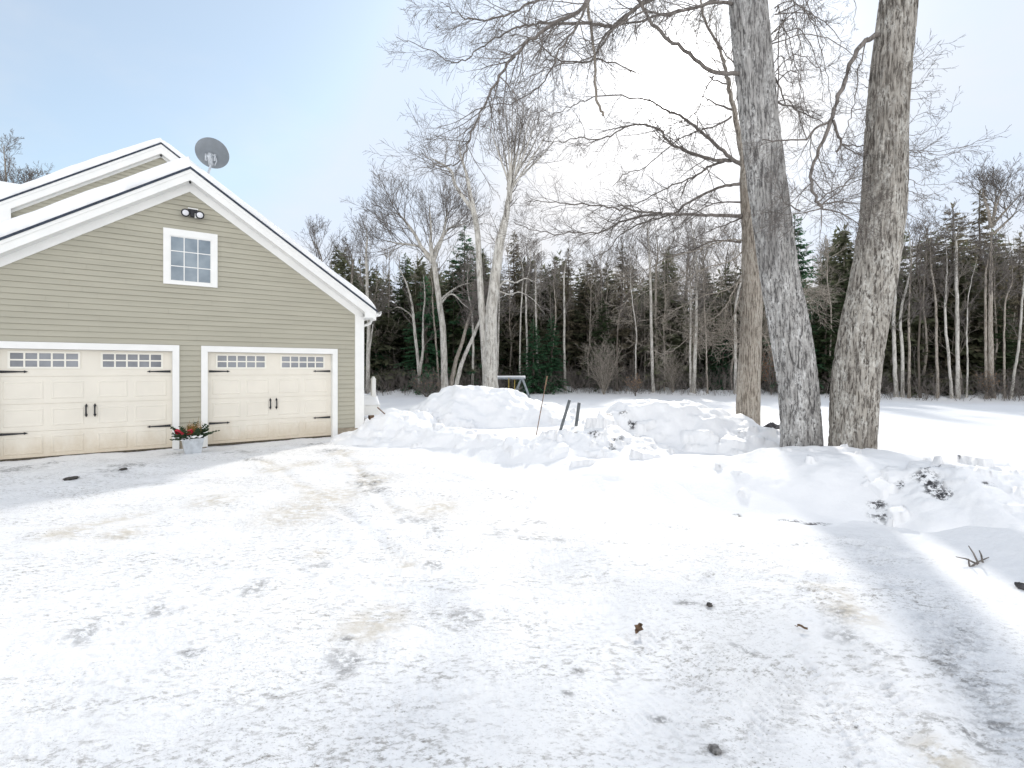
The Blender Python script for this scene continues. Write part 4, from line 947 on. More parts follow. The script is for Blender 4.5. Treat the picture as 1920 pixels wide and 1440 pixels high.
for k in range(20):                      # thin drooping twigs right of the trunk
    x0, y0 = 1440 + r1.uniform(0, 20), r1.uniform(-60, 200); x1, y1 = r1.uniform(1470, 1610), r1.uniform(20, 300)
    lim(mb, [(x0, y0), ((x0 + x1) / 2 + r1.uniform(-10, 10), min(y0, y1) - r1.uniform(0, 25)), (x1, (y0 + y1) / 2), (x1 + r1.uniform(-8, 12), y1)], [8.4, r1.uniform(7.6, 9.4)], .014, .004, 7, .45, kids=(4, 3))
lim(mb, [(1438, 135), (1460, 155), (1470, 190), (1490, 200), (1540, 218)], [8.4, 8.6], .024, .006, 7, .5)
lim(mb, [(1450, 190), (1480, 200), (1510, 215), (1545, 232)], [8.4, 8.9], .024, .008, 7, .5)
mb.build('branches', M['twig'], H1, True)
mb = MB(); qb = limb(mb, r1, [(1097, -60), (1100, 0), (1108, 50), (1115, 110), (1116, 175), (1124, 200), (1131, 218)], [8.8, 8.8], .036, .024, 5, .35, origin=o1, kids=(3,))
mb.tube([np.array(P(1097, -60, 8.8)) - o1, np.array(P(1180, -150, 8.6)) - o1, np.array(P(1330, -180, 8.4)) - o1], [.036, .05, .07], 8)
mb.build('broken_limb', M['bark_mid'], H1, True)

r1 = np.random.default_rng(102)
b = P(1595, 860, 8.1); H2 = tree_at('large brown furrowed trunk leaning right, the rightmost of the three large trunks', b[0], b[1])
V, q, rr = furrowed([(1596, 866), (1602, 740), (1617, 620), (1637, 525), (1656, 380), (1665, 200), (1685, 0), (1696, -120)], 8.1, [74, 75, 73, 71, 68, 63, 58, 54], 4.0, 31.0, flare=.04)
ftrunk(H2, V, M['bark_brown']); o1 = np.array(H2.location)
mb = MB()
lim(mb, [(1655, 66), (1637, 68), (1620, 78), (1604, 98), (1592, 128), (1577, 175), (1568, 205), (1556, 228)], [8.1, 7.7], .052, .036, 2, .4)
lim(mb, [(1556, 228), (1545, 262), (1528, 300), (1521, 335), (1528, 372), (1542, 390)], [7.7, 7.5], .036, .022, 5, .8)
lim(mb, [(1556, 228), (1530, 240), (1510, 260), (1480, 263), (1455, 262), (1430, 262)], [7.7, 7.2], .026, .010, 6, .8)
lim(mb, [(1562, 225), (1570, 250), (1578, 268), (1568, 285)], [7.7, 7.9], .026, .020, 2, .4)
lim(mb, [(1577, 270), (1600, 274), (1630, 276), (1660, 280), (1700, 280), (1750, 288), (1800, 286)], [7.9, 9.3], .016, .005, 10, .6)
lim(mb, [(1577, 270), (1600, 285), (1630, 296), (1665, 300)], [7.9, 8.6], .014, .008, 4, .5)
for pts in ([(1542, 390), (1510, 398), (1480, 402), (1440, 398)], [(1535, 385), (1570, 378), (1610, 382), (1650, 380)], [(1530, 380), (1560, 360), (1600, 335), (1640, 328)], [(1542, 392), (1580, 400), (1612, 420), (1640, 436)],
            [(1540, 385), (1580, 350), (1620, 300)], [(1500, 395), (1470, 380), (1450, 370)]):
    lim(mb, pts, [7.5, r1.uniform(7.0, 8.2)], .016, .005, 8, .6)
lim(mb, [(1626, 70), (1610, 130), (1604, 180), (1592, 230), (1580, 260)], [8.0, 7.9], .012, .007, 7, .35)
for y0, x1, y1, up in ((150, 1765, 75, 0), (258, 1760, 215, -30), (258, 1800, 190, 10), (282, 1868, 258, 4), (285, 1800, 284, 6), (310, 1780, 325, -5), (330, 1800, 340, 4), (345, 1745, 365, 0), (182, 1760, 168, 2), (165, 1740, 150, 0),
                       (292, 1750, 270, -4), (370, 1740, 365, 2), (320, 1740, 300, -4), (390, 1760, 425, -6), (110, 1730, 96, 0)):
    lim(mb, [(1680, y0), ((1690 + x1) / 2, (y0 + y1) / 2 + 8 + up), (x1, y1)], [8.1, r1.uniform(7.0, 9.2)], .008, .0028, 6, .45, kids=(3, 2), spread=(.3, .7))
for y0, x1, y1 in ((190, 1560, 215), (165, 1600, 150), (205, 1570, 195), (330, 1500, 360), (350, 1480, 400), (300, 1520, 330), (390, 1530, 405), (240, 1560, 262)):
    lim(mb, [(1640, y0), ((1640 + x1) / 2, (y0 + y1) / 2 + 6), (x1, y1)], [8.1, r1.uniform(7.4, 9.2)], .010, .003, 7, .45, kids=(3, 2))
lim(mb, [(1690, -130), (1640, -190), (1560, -120), (1530, -40), (1505, 30)], [8.1, 8.6], .05, .006, 16, .7)
lim(mb, [(1640, 735), (1648, 728), (1655, 722)], [8.1, 8.0], .012, .008, 2, .15, kids=())
mb.build('branches', M['twig'], H2, True)

r1 = np.random.default_rng(103)
b = P(1402, 820, 11.3); H3 = tree_at('straight tan trunk with low sweeping limbs, the leftmost of the three large trunks', b[0], b[1])
V, q, rr = furrowed([(1402, 830), (1403, 740), (1407, 640), (1411, 545), (1408, 480), (1409, 440), (1402, 400), (1396, 350)], 11.3, [43, 40, 37, 36, 32, 33, 23, 17], 0.2, 51.0, sides=56, amp=.014)
ftrunk(H3, V, M['bark_mid']); o1 = np.array(H3.location); Y3 = 11.3
mb = MB(); lim(mb, [(1396, 355), (1393, 300), (1385, 255), (1377, 208), (1366, 157), (1357, 120), (1348, 84), (1322, 40), (1310, -20)], [Y3, 10.8], .115, .02, 14, 1.0, sides=12, t0=.3)
lim(mb, [(1408, 330), (1420, 290), (1440, 240), (1470, 200)], [Y3, 12.0], .05, .012, 12, 1.0)
mb.build('upper_trunk', M['bark_mid'], H3, True)
mb = MB()
for pts, Yv, r0, tw, tl in (
    (Z8((1900, 850), (1820, 800), (1690, 680), (1600, 610), (1500, 560), (1380, 505), (1150, 495), (1030, 540), (920, 590)), [Y3, 10.6, 10.4], .062, 24, 1.0),
    (Z8((1840, 825), (1750, 822), (1620, 780), (1520, 730), (1460, 660), (1330, 640), (1200, 710), (1080, 710), (960, 730), (860, 720)), [Y3, 10.2, 9.6], .055, 26, 1.1),
    (Z8((1800, 830), (1720, 860), (1650, 910), (1500, 970), (1350, 1050), (1240, 1060)), [Y3, 10.6], .045, 18, 1.0),
    (Z8((1890, 945), (1780, 965), (1620, 1040), (1540, 1100), (1380, 1150), (1280, 1200), (1200, 1290), (1130, 1330)), [Y3, 10.4], .050, 22, 1.0),
    (Z8((1895, 1110), (1700, 1105), (1500, 1100), (1330, 1080), (1150, 1060), (930, 1040), (780, 1030)), [Y3, 10.2, 9.4], .058, 28, 1.1),
    (Z8((1480, 1095), (1300, 1130), (1180, 1190), (1000, 1200), (850, 1190), (720, 1140)), [10.6, 9.8], .036, 22, .9),
    (Z8((1890, 1040), (1780, 1040), (1700, 1070), (1640, 1110), (1560, 1180)), [Y3, 11.8], .026, 12, .7),
    (Z8((1895, 1120), (1800, 1160), (1680, 1210), (1560, 1290)), [Y3, 12], .026, 10, .7),
    (Z8((1840, 600), (1780, 640), (1650, 680), (1540, 740), (1400, 860), (1290, 900), (1230, 960)), [Y3, 10.8], .03, 20, .9),
    (Z8((1850, 565), (1760, 530), (1690, 500), (1600, 460)), [Y3, 10.8], .032, 6, .6),
    (Z8((1830, 440), (1760, 410), (1650, 385)), [Y3, 10.9], .026, 5, .6),
    (Z8((1750, 390), (1700, 480), (1660, 580), (1540, 640), (1480, 660)), [10.9, 10.6], .022, 8, .6),
    (Z8((1860, 330), (1800, 260), (1740, 170), (1700, 110), (1660, 100)), [10.9, 10.4], .02, 14, .7),
    (Z8((1890, 1245), (1750, 1240), (1620, 1295), (1500, 1330), (1400, 1400)), [Y3, 10.8], .036, 16, .9)):
    lim(mb, pts, Yv, r0, .007, tw, tl)
mb.build('branches', M['twig'], H3, True)
mb = MB()
Z3 = lambda *p: [(1000 + a / 3.43, 340 + b / 3.43) for a, b in p]
for pts, Yv in ((Z3((1345, 380), (1240, 375), (1050, 440), (900, 480), (760, 545), (640, 620), (480, 680)), [Y3, 10.4]), (Z3((1340, 600), (1270, 740), (1200, 850), (1050, 960), (960, 1040), (850, 1110), (760, 1080)), [Y3, 10.6]),
                (Z3((1340, 700), (1290, 860), (1210, 965), (1090, 955), (1060, 940)), [Y3, 11.4]), (Z3((1340, 640), (1240, 700), (1080, 740), (960, 800), (800, 880), (680, 900)), [Y3, 11.8]),
                (Z3((1350, 450), (1250, 520), (1100, 560), (940, 640), (700, 720), (500, 840)), [Y3, 10.8]), (Z3((1340, 1040), (1280, 1020), (1230, 1000)), [Y3, 11]), (Z3((1480, 700), (1500, 800), (1530, 900), (1480, 1000)), [Y3, 12]),
                (Z3((1470, 980), (1510, 1040), (1540, 1090)), [Y3, 12]), (Z3((1480, 560), (1600, 690), (1750, 700), (1900, 690)), [Y3, 12.5]), (Z3((1470, 600), (1640, 740), (1800, 770), (1880, 820)), [Y3, 12.5])):
    lim(mb, pts, Yv, .022, .005, 16, .8)
mb.build('lower_branches', M['bark_mid'], H3, True)

# --- trees read one by one along the wood's edge
def edge_tree(label, pts, w, topy, Y=None, mat='bark_pale', crown=9, cl=2.2, kids=(5, 4, 3), group='bare trees along the edge of the wood', seed=1, more=(), c0=.4, cmat='twig', name='bare_tree', up=.07, spread=(.45, .95)):
    if Y is None:
        x = 0
        for _ in range(4): Y = float(edge_y((pts[0][0] - CX) / FPX * (30 if not x else Y))) + .5; x = 1
    g = np.random.default_rng(seed)
    b = P(pts[0][0], pts[0][1], Y); t = tree_at(label, b[0], b[1], group, name); o = np.array(t.location)
    pts = list(pts)
    if topy is not None and topy < pts[-1][1]:
        dx = (pts[-1][0] - pts[-2][0]) / max(1, pts[-2][1] - pts[-1][1]); dy = pts[-1][1] - topy
        pts += [(pts[-1][0] + dx * dy * .3 + g.normal() * dy * .05, pts[-1][1] - dy * .5), (pts[-1][0] + dx * dy * .5 + g.normal() * dy * .10, topy)]
    tr = MB(); R = w / 2 * Y / FPX; qs = []
    for k, (pl, w0) in enumerate([(pts, R)] + [(m, mw / 2 * Y / FPX) for m, mw in more]):
        W = np.array([P(a, c, Y + (0 if i == 0 or k == 0 else g.normal() * .4)) for i, (a, c) in enumerate(pl)]) - o
        if k == 0: W[0] = [0, 0, -.3]
        n = 30; q = smooth(W, n); q[1:-1] += g.normal(size=(n - 2, 3)) * .010
        s = np.linspace(0, 1, n); rad = w0 * np.where(s < .6, 1 - .6 * s, np.maximum(.64 - 1.4 * (s - .6), .07)); 
        if k == 0: rad[:2] *= 1.25
        tr.tube(q, rad, 12); qs.append((q, rad))
    tr.build('trunk', M[mat], t, True)
    cr = MB()
    for q, rad in qs:
        for j in range(crown):
            s = c0 + (1 - c0) * (j + g.uniform(0, 1)) / crown; i = min(int(s * 29), 28); td = unit(q[i + 1] - q[i])
            grow(cr, g, q[i], turn(td, g.uniform(*spread), g.uniform(0, 6.28)), cl * (1.25 - .7 * (s - c0) / (1 - c0)) * g.uniform(.6, 1.25), min(max(rad[i] * .45, .012), .030), 0, kids, up, .095, (5, 4, 3, 3), .58, (.4, .9), None, .12, .3, .0065)
    cr.build('crown', M[cmat], t, True)
    return t
Z2 = lambda *p: [(560 + a / 3.43, 340 + b / 3.43) for a, b in p]
Z4 = lambda *p: [(1440 + a / 3.13, 320 + b / 3.13) for a, b in p]
# forked tree behind the tallest heap
fan = [Z8((690 + 14 * (k % 2), 1060 - 22 * (k % 6)), (706 + (x1 - 715) * .12, 940 - 14 * (k % 3)), (x1 * .55 + 320, (900 + y1) / 2 + 30), (x1, y1)) for k, (x1, y1) in enumerate( ((600, 650), (640, 590), (680, 540), (715, 500), (745, 530), (780, 510), (815, 540), (850, 560), (890, 590), (930, 620), (985, 650)))]
edge_tree('tall pale tree with two stems forking low behind the tallest snow heap', [(919, 735), (920, 640), (922, 580), (928, 525), (937, 456), (948, 408), (955, 365), (960, 346)], 27, None, 27.0, 'bark_pale', 7, 1.5, (5, 4), None, 201,
          [([(912, 735), (908, 640), (903, 580), (900, 525), (895, 437), (888, 394), (882, 368), (875, 328), (864, 292), (860, 262)], 15), (Z8((517, 1085), (480, 1040), (420, 950), (400, 880), (330, 830), (270, 800)), 8),
           ([(934, 540), (948, 527), (966, 530), (985, 522), (1003, 527), (1030, 519)], 3.5), ([(934, 545), (955, 552), (975, 548), (1000, 562), (1022, 590)], 2.5)] + [(f, 5) for f in fan], .5, name='forked_tree', up=.05)
edge_tree('round crowned bare tree left of the two crossing leaning trunks', Z2((940, 1370), (930, 1000), (905, 780), (870, 530), (850, 420), (850, 300), (840, 160)), 13, None, 33.0, 'bark_pale', 12, 2.9, (6, 5, 3), None, 202,
          [(Z2((868, 530), (800, 440), (740, 330), (660, 230), (610, 200)), 8), (Z2((866, 520), (900, 430), (960, 310), (1080, 270)), 7), (Z2((860, 500), (780, 420), (640, 400), (560, 380)), 6), (Z2((860, 470), (930, 340), (950, 220), (960, 190)), 6),
           (Z2((920, 780), (960, 735), (1000, 730), (1060, 790), (1110, 830)), 4), (Z2((915, 760), (960, 720), (1040, 670), (1120, 650)), 4)], .45, name='round_crowned_tree')
edge_tree('leaning grey trunk, the upper left of two crossing behind the tallest snow heap', Z2((965, 1340), (1000, 1200), (1050, 1040), (1100, 860), (1150, 760)), 9, None, 33.5, 'bark_mid', 5, 1.0, (4, 3), 'leaning trunks beside the forked tree', 203, c0=.7)
edge_tree('leaning pale trunk, the lower right of two crossing behind the tallest snow heap', Z2((992, 1345), (1040, 1200), (1100, 1050), (1180, 860), (1240, 740)), 9, None, 32.0, 'bark_pale', 5, 1.0, (4, 3), 'leaning trunks beside the forked tree', 204, c0=.7)
edge_tree('pale tree splitting low into a V between the house and the round crowned tree', Z2((780, 1300), (770, 1180), (745, 950), (730, 800), (690, 650), (600, 470)), 7, None, None, 'bark_pale', 8, 1.3, (4, 3), None, 205, [(Z2((775, 1260), (790, 1150), (800, 1080), (800, 900), (812, 730), (800, 600)), 6), (Z2((735, 880), (700, 840), (640, 810), (590, 830)), 3)])
edge_tree('bare tree rising just right of the garage eave beside the downspout', Z2((445, 1340), (447, 1100), (450, 900), (440, 640), (435, 450)), 8, 418, None, 'bark_pale', 12, 2.2, (5, 4, 3), None, 206, [(Z2((455, 1080), (475, 950), (490, 850)), 4)])
edge_tree('crooked thin stem between the V shaped tree and the round crowned tree', Z2((905, 1290), (885, 1060), (870, 900), (860, 760)), 4, 500, None, 'bark_mid', 8, 1.2, (4, 3), None, 207)
def slim(label, x, yb, pts, w, topy, seed, mat='bark_pale', crown=10, cl=1.6, Y=None, **k): return edge_tree(label, [(x, yb)] + pts, w * .82, topy, Y, mat, crown, cl, (5, 4, 3), 'slim bare trees along the edge of the wood', seed, **k)
slim('slim straight stem seen between the leaning trunks and the forked tree', 886, 732, [(887, 650), (885, 590)], 6, 470, 211)
slim('slim pale stem hugging the right side of the forked tree', 931, 735, [(934, 650), (936, 560)], 5, 450, 212)
slim('slim pale stem directly behind the right end of the swing set beam', 976, 735, [(975, 650), (978, 560)], 4.5, 455, 213)
slim('straightest slim pale stem just right of the swing set', 989, 738, [(988, 640), (986, 540)], 5.5, 440, 214)
slim('slim crooked stem right of the swing set beside a bushy green fir', 1010, 738, [(1007, 660), (1005, 600), (1004, 540)], 5, 470, 215)
slim('clean pale trunk standing alone above the two dark pipes', 1060, 738, [(1058, 660), (1058, 573)], 6.5, 430, 216)
slim('thin leaning stem over the pale trunk above the dark pipes', 1030, 736, [(1036, 660), (1042, 590)], 4, 480, 217, 'bark_mid')
slim('thin dark stem behind the fan shaped sapling', 1157, 740, [(1157, 650), (1160, 600)], 5, 440, 218, 'bark_dark')
slim('thin pale stem above the little tan beech sapling', 1192, 742, [(1192, 660), (1193, 620)], 4, 450, 219)
slim('front pale trunk of the close pair left of the leaning branch', 1225, 745, [(1222, 640), (1219, 515)], 7.5, 400, 220, crown=14, cl=2.2)
slim('darker trunk of the close pair, half behind its pale neighbour', 1234, 745, [(1230, 640), (1230, 515)], 6.5, 420, 221, 'bark_mid', 12, 2.0, Y=38.6)
slim('left thinner stem of the twin trunks crossed by a long low branch', 1296, 746, [(1294, 680), (1295, 590)], 6, 430, 222, crown=14, cl=2.2)
slim('right thicker stem of the twin trunks crossed by a long low branch', 1300, 746, [(1305, 632), (1306, 573)], 9, 410, 223, crown=16, cl=2.4)
slim('thin stem midway between the twin trunks and the straight tan trunk', 1327, 748, [(1325, 680), (1323, 620)], 4, 460, 224, 'bark_mid')
slim('pale trunk close to the left side of the straight tan trunk', 1379, 752, [(1379, 660), (1380, 573)], 7.5, 420, 225, crown=14, cl=2.2)
slim('pale trunk first right of the large brown trunk', 1680, 756, [(1677, 660), (1676, 590)], 9, 430, 226, crown=10)
slim('pale trunk second right of the large brown trunk', 1692, 757, [(1692, 660), (1689, 590)], 7.5, 400, 227, crown=12)
slim('grey trunk third right of the large brown trunk', 1704, 757, [(1705, 660), (1704, 590)], 6, 440, 228, 'bark_mid')
slim('wavy grey trunk left of the brightest pale trunk', 1758, 760, [(1756, 640), (1754, 560), (1747, 510)], 6, 420, 229, 'bark_mid')
slim('curved trunk bowing left close beside the brightest pale trunk', 1786, 762, [(1777, 655), (1772, 591), (1774, 540)], 6, 450, 230)
slim('brightest pale trunk in the wood right of the three large trunks', 1796, 762, [(1795, 607), (1793, 521), (1793, 464)], 8, 420, 231, crown=10, c0=.6)
edge_tree('tall bare tree with a wide open crown above the wood at the right', [(1860, 764)] + Z4((1305, 1000), (1305, 800), (1308, 500), (1310, 330)), 9.5, None, None, 'bark_mid', 8, 1.8, (5, 4, 3), None, 232, [(Z4((1310, 335), (1290, 230), (1265, 150), (1260, 70)), 6), (Z4((1310, 330), (1330, 220), (1340, 90)), 5), (Z4((1312, 325), (1380, 250), (1490, 130)), 5), (Z4((1312, 380), (1400, 300), (1490, 215)), 5), (Z4((1310, 330), (1350, 180), (1385, 100)), 4)], .55)
slim('grey trunk touching the left side of the tall open crowned tree', 1850, 763, [(1848, 640), (1848, 520)], 6, 460, 233, 'bark_mid')
slim('slanting pale trunk nearest the right edge of the photo', 1893, 765, [(1902, 700), (1911, 640), (1916, 570)], 6, 440, 234)
slim('thin grey trunk between the tall wide crowned tree and the slanting pale one', 1884, 764, [(1883, 660), (1885, 570)], 4.5, 480, 235, 'bark_mid')
slim('thin pale stem right of the wavy grey trunk, with no low limbs', 1812, 762, [(1814, 690), (1813, 620)], 4, 470, 236)
slim('thin dark stem in the gap just right of the large brown trunk', 1725, 758, [(1722, 660), (1726, 560)], 5, 400, 237, 'bark_dark', 12, 1.8)
slim('bare tree whose thin crown shows just above the snowy roof slope', 603, 735, [(603, 600), (600, 520)], 7, 440, 238, 'bark_mid', 14, 2.4, Y=36)
slim('bare tree between the snowy roof slope and the eave tree', 655, 735, [(655, 600), (660, 520)], 6, 450, 239, 'bark_mid', 12, 2.0, Y=38)
for k, (px, ty, lab) in enumerate(((8, 232, 'tallest bare treetop above the roof at the left edge of the photo'), (48, 292, 'twiggy bare treetop above the roof, second from the left edge'), (88, 298, 'low bare treetop above the roof, third from the left edge'))):
    edge_tree(lab, [(px, 700), (px + 4, 560), (px + 2, 440)], 9, ty + 40, 30, 'bark_mid', 14, 2.2, (6, 5, 3), 'bare treetops behind the house', 240 + k)
# grey twiggy crowns behind the twin trunks
for k, (px, ty, lab) in enumerate(((1180, 450, 'twiggy grey treetop left of the close pair of pale trunks'), (1258, 425, 'twiggy grey treetop between the close pair and the twin trunks'), (1285, 440, 'twiggy grey treetop just left of the twin trunks'), (1330, 420, 'twiggy grey treetop right of the twin trunks'),
                                   (1362, 430, 'twiggy grey treetop against the straight tan trunk'), (1555, 470, 'twiggy grey treetop in the gap between the two large leaning trunks'), (1120, 470, 'twiggy grey treetop above the fan shaped sapling'), (990, 460, 'twiggy grey treetop above the swing set'))):
    edge_tree(lab, [(px, 745), (px + 3, 640), (px, 560)], 5, ty, 42 + 1.5 * (k % 3), 'bark_mid', 18, 2.6, (6, 5, 3), 'twiggy treetops in the wood', 260 + k, c0=.3, up=.12)

# --- evergreens
def conifer(seed, H, spread_, dens=1.0, bare=0.12, dead=True):
    g = np.random.default_rng(seed); tr, cr = MB(), MB()
    z = np.linspace(-.3, H, 16); q = np.stack([.05 * np.cumsum(g.normal(size=16)) * .3, .05 * np.cumsum(g.normal(size=16)) * .3, z], -1); tr.tube(q, np.linspace(.15, .012, 16) * H / 12, 8)
    at_ = lambda h: np.array([np.interp(h, z, q[:, 0]), np.interp(h, z, q[:, 1]), h])
    h = H * bare; vs, fs = [], []
    if dead:
        hh = .4
        while hh < H * (bare + .25):
            a = g.uniform(0, 6.28); l = g.uniform(.5, 1.5); b0 = at_(hh); dr = np.array([math.cos(a), math.sin(a), g.uniform(-.25, .15)])
            tr.tube([b0, b0 + dr * l * .5 + np.array([0, 0, -.03]), b0 + dr * l], [.014, .010, .005], 3)
            for _ in range(3):
                s = g.uniform(.3, .9); tr.tube([b0 + dr * l * s, b0 + dr * l * s + np.array([g.normal() * .3, g.normal() * .3, g.normal() * .15])], [.007, .004], 3)
            hh += g.uniform(.08, .18)
    while h < H - .15:
        f = (H - h) / (H * (1 - bare)); n = int(g.integers(4, 7))
        for k in range(n):
            a = g.uniform(0, 6.28); l = spread_ * (f ** .8) * g.uniform(.55, 1.2) + .18
            if g.uniform() < .06: continue
            droop = -.10 - .30 * f + g.normal() * .13; b0 = at_(h + g.uniform(-.1, .1)); az = np.array([math.cos(a), math.sin(a), 0]); sd_ = np.array([-math.sin(a), math.cos(a), 0])
            m = 6; s = np.linspace(0, 1, m); bp = b0 + az * (s * l)[:, None] + np.array([0, 0, 1.0]) * ((.28 * (1 - f) + .05) * s * l + droop * l * s ** 1.6)[:, None]
            tr.twig(bp, np.linspace(.016, .004, m), 3)
            ns = max(3, int(l / .07 * dens))
            for i in range(ns):
                t = (i + g.uniform(0, 1)) / ns; t = .08 + .92 * t; j = min(int(t * (m - 1)), m - 2); c0_ = bp[j] + (bp[j + 1] - bp[j]) * (t * (m - 1) - j)
                for s_ in (-1, 1):
                    ll = (.16 + .42 * l * .4 * (1 - .75 * t)) * g.uniform(.6, 1.25); d = unit(az * g.uniform(.35, 1.0) + sd_ * s_ * g.uniform(.35, 1.0) + np.array([0, 0, g.uniform(-.85, .25)]))
                    wv = unit(np.cross(d, [g.normal() * .5, g.normal() * .5, 1])) * ll * g.uniform(.13, .24)
                    e = len(vs); mid = c0_ + d * ll * .45
                    vs += [c0_, mid + wv, c0_ + d * ll, mid - wv + np.array([0, 0, -.03])]; fs.append((e, e + 1, e + 2, e + 3))
        h += g.uniform(.16, .27) * (1 + .3 * f)
    for k in range(10):
        e = len(vs); c0_ = at_(H - .25 + .03 * k); a = g.uniform(0, 6.28); d = np.array([math.cos(a) * .5, math.sin(a) * .5, .8]); wv = np.array([-math.sin(a), math.cos(a), 0]) * .035; vs += [c0_, c0_ + d * .12 + wv, c0_ + d * .3, c0_ + d * .12 - wv]; fs.append((e, e + 1, e + 2, e + 3))
    cr.add(vs, fs)
    return tr, cr
PROTO = []
for k, (sp, dens, bare) in enumerate(((2.1, .9, .10), (1.7, .8, .16), (2.4, 1.0, .06), (1.5, .7, .22), (2.0, .6, .14), (2.7, 1.0, .04))):
    a, c_ = conifer(300 + k, 12.0, sp, dens, bare)
    PROTO.append((a.mesh('conifer_trunk', True), c_.mesh('conifer_crown'), a, c_))
for tm, cm, _, _ in PROTO: tm.materials.append(M['bark_dark'])
CR = {}
def evergreen(label, px, topy, Y, kind, mat='needle', group='evergreens in the wood', wide=1.0, rz=None):
    x = (px - CX) / FPX * Y; zg = float(ground_z(np.array([x]), np.array([Y]))[0])
    H = HC - (topy - HY) * Y / FPX - zg
    t = thing('evergreen_tree', label, 'tree', (x, Y, zg), (px * .37) % 6.28 if rz is None else rz, group); s = H / 12.0; t.scale = (s * wide * 1.2, s * wide * 1.2, s)
    if (kind, mat) not in CR:
        me = PROTO[kind][1].copy(); me.name = 'conifer_crown'; me.materials.clear(); me.materials.append(M[mat]); CR[(kind, mat)] = me
    obj('trunk', PROTO[kind][0], None, t); obj('crown', CR[(kind, mat)], None, t)
for a in (
    ('dark evergreen rising right beside the end of the garage roof', 668, 520, 39, 0, 'needle'),
    ('brownish evergreen just left of the V shaped tree', 706, 500, 40, 3, 'needle_brown'),
    ('dark evergreen behind the V shaped tree', 758, 478, 41, 0, 'needle'),
    ('bushy evergreen between the V shaped tree and the round crowned tree', 798, 520, 37.5, 5, 'needle_fresh'),
    ('broad dark green evergreen filling the gap between the round crowned and forked trees', 872, 428, 40, 2, 'needle_fresh'),
    ('dark evergreen partly hidden behind the left stem of the forked tree', 905, 470, 42, 0, 'needle'),
    ('pointed evergreen right of the forked tree, above the swing set', 968, 438, 42, 1, 'needle_brown'),
    ('pointed evergreen above the clean pale trunk', 1064, 468, 42, 1, 'needle_brown'),
    ('short pointed evergreen next right of the one above the clean pale trunk', 1102, 492, 42, 3, 'needle_brown'),
    ('green young fir low beside the swing set', 1000, 600, 36.8, 5, 'needle_fresh'),
    ('green young fir low behind the marker stake', 1034, 590, 37.2, 2, 'needle_fresh'),
    ('tall bronze tipped evergreen above the tan beech sapling', 1166, 462, 41, 1, 'needle_brown'),
    ('dark evergreen low behind the twin trunks', 1330, 560, 40, 2, 'needle'),
    ('green evergreen close to the left side of the straight tan trunk', 1356, 600, 38, 5, 'needle_fresh'),
    ('dense green evergreen whose top shows right of the large grey trunk', 1492, 405, 34, 0, 'needle_fresh'),
    ('dark evergreen between the two large leaning trunks', 1548, 520, 33, 5, 'needle'),
    ('dark evergreen behind the large brown trunk', 1600, 500, 35, 2, 'needle'),
    ('bronze evergreen right of the large brown trunk, leftmost of the tall right hand group', 1738, 430, 33, 4, 'needle_brown'),
    ('widest bronze evergreen in the tall right hand group', 1788, 385, 33, 2, 'needle_brown'),
    ('slender bronze evergreen behind the tall wide crowned tree', 1836, 362, 34, 1, 'needle_brown'),
    ('bronze evergreen at the right edge of the photo', 1912, 440, 31, 4, 'needle_brown'),
    ('dark lower evergreen behind the curved trunk at the right', 1765, 560, 32.5, 5, 'needle'),
    ('dark lower evergreen between the wide crowned tree and the right edge', 1880, 560, 30.5, 2, 'needle'),
    ('dark evergreen low behind the first pale trunks right of the large brown trunk', 1700, 540, 34, 2, 'needle'),
    ('dark evergreen behind the fan shaped sapling', 1130, 560, 40, 2, 'needle'),
    ('dark evergreen behind the close pair of pale trunks', 1240, 560, 41, 0, 'needle'),
    ('dark evergreen behind the two crossing leaning trunks', 850, 560, 38.5, 5, 'needle'),
    ('green evergreen low beside the downspout', 705, 590, 38, 5, 'needle_fresh'),
    ): evergreen(*a)

# --- the deeper wood, one mass
g = np.random.default_rng(400); mbt, mbc = MB(), MB()
def thin(mb, keep, fat):                 # a lighter copy of a crown
    v, f = mb.arrays(); f = f[g.uniform(size=len(f)) < keep]; c = v[f].mean(1, keepdims=True); vv = c + (v[f] - c) * np.array(fat)
    return vv.reshape(-1, 3), np.arange(len(f) * 4).reshape(-1, 4)
LOW = [thin(PROTO[k][3], .30, 2.1) for k in (0, 2, 5, 2)]
for i in range(400):
    x = g.uniform(-48, 62); y = float(edge_y(x)) + 3.0 + abs(g.normal()) * 12; s = g.uniform(.72, 1.1); v, f = LOW[i % 4]
    if x < -12 and y < 40: y += 12
    a = g.uniform(0, 6.28); zg = float(ground_z(np.array([x]), np.array([y]))[0]); 
    hmax = 1.73 + (HY - 470) / FPX * y if x < 12 else 1.73 + (HY - 420) / FPX * y
    s = min(s, hmax / 12.3) * g.uniform(.82, 1.05)
    R_ = np.array([[math.cos(a), -math.sin(a), 0], [math.sin(a), math.cos(a), 0], [0, 0, 1]])
    mbc.add(v @ R_.T * s * np.array([1.35, 1.35, 1]) + np.array([x, y, zg]), f)
    tt = np.linspace(0, 1, 5); mbt.tube(np.stack([x + tt * 0, y + tt * 0, zg + tt * 12 * s * .9], -1), np.linspace(.13, .02, 5), 5, cap=False)
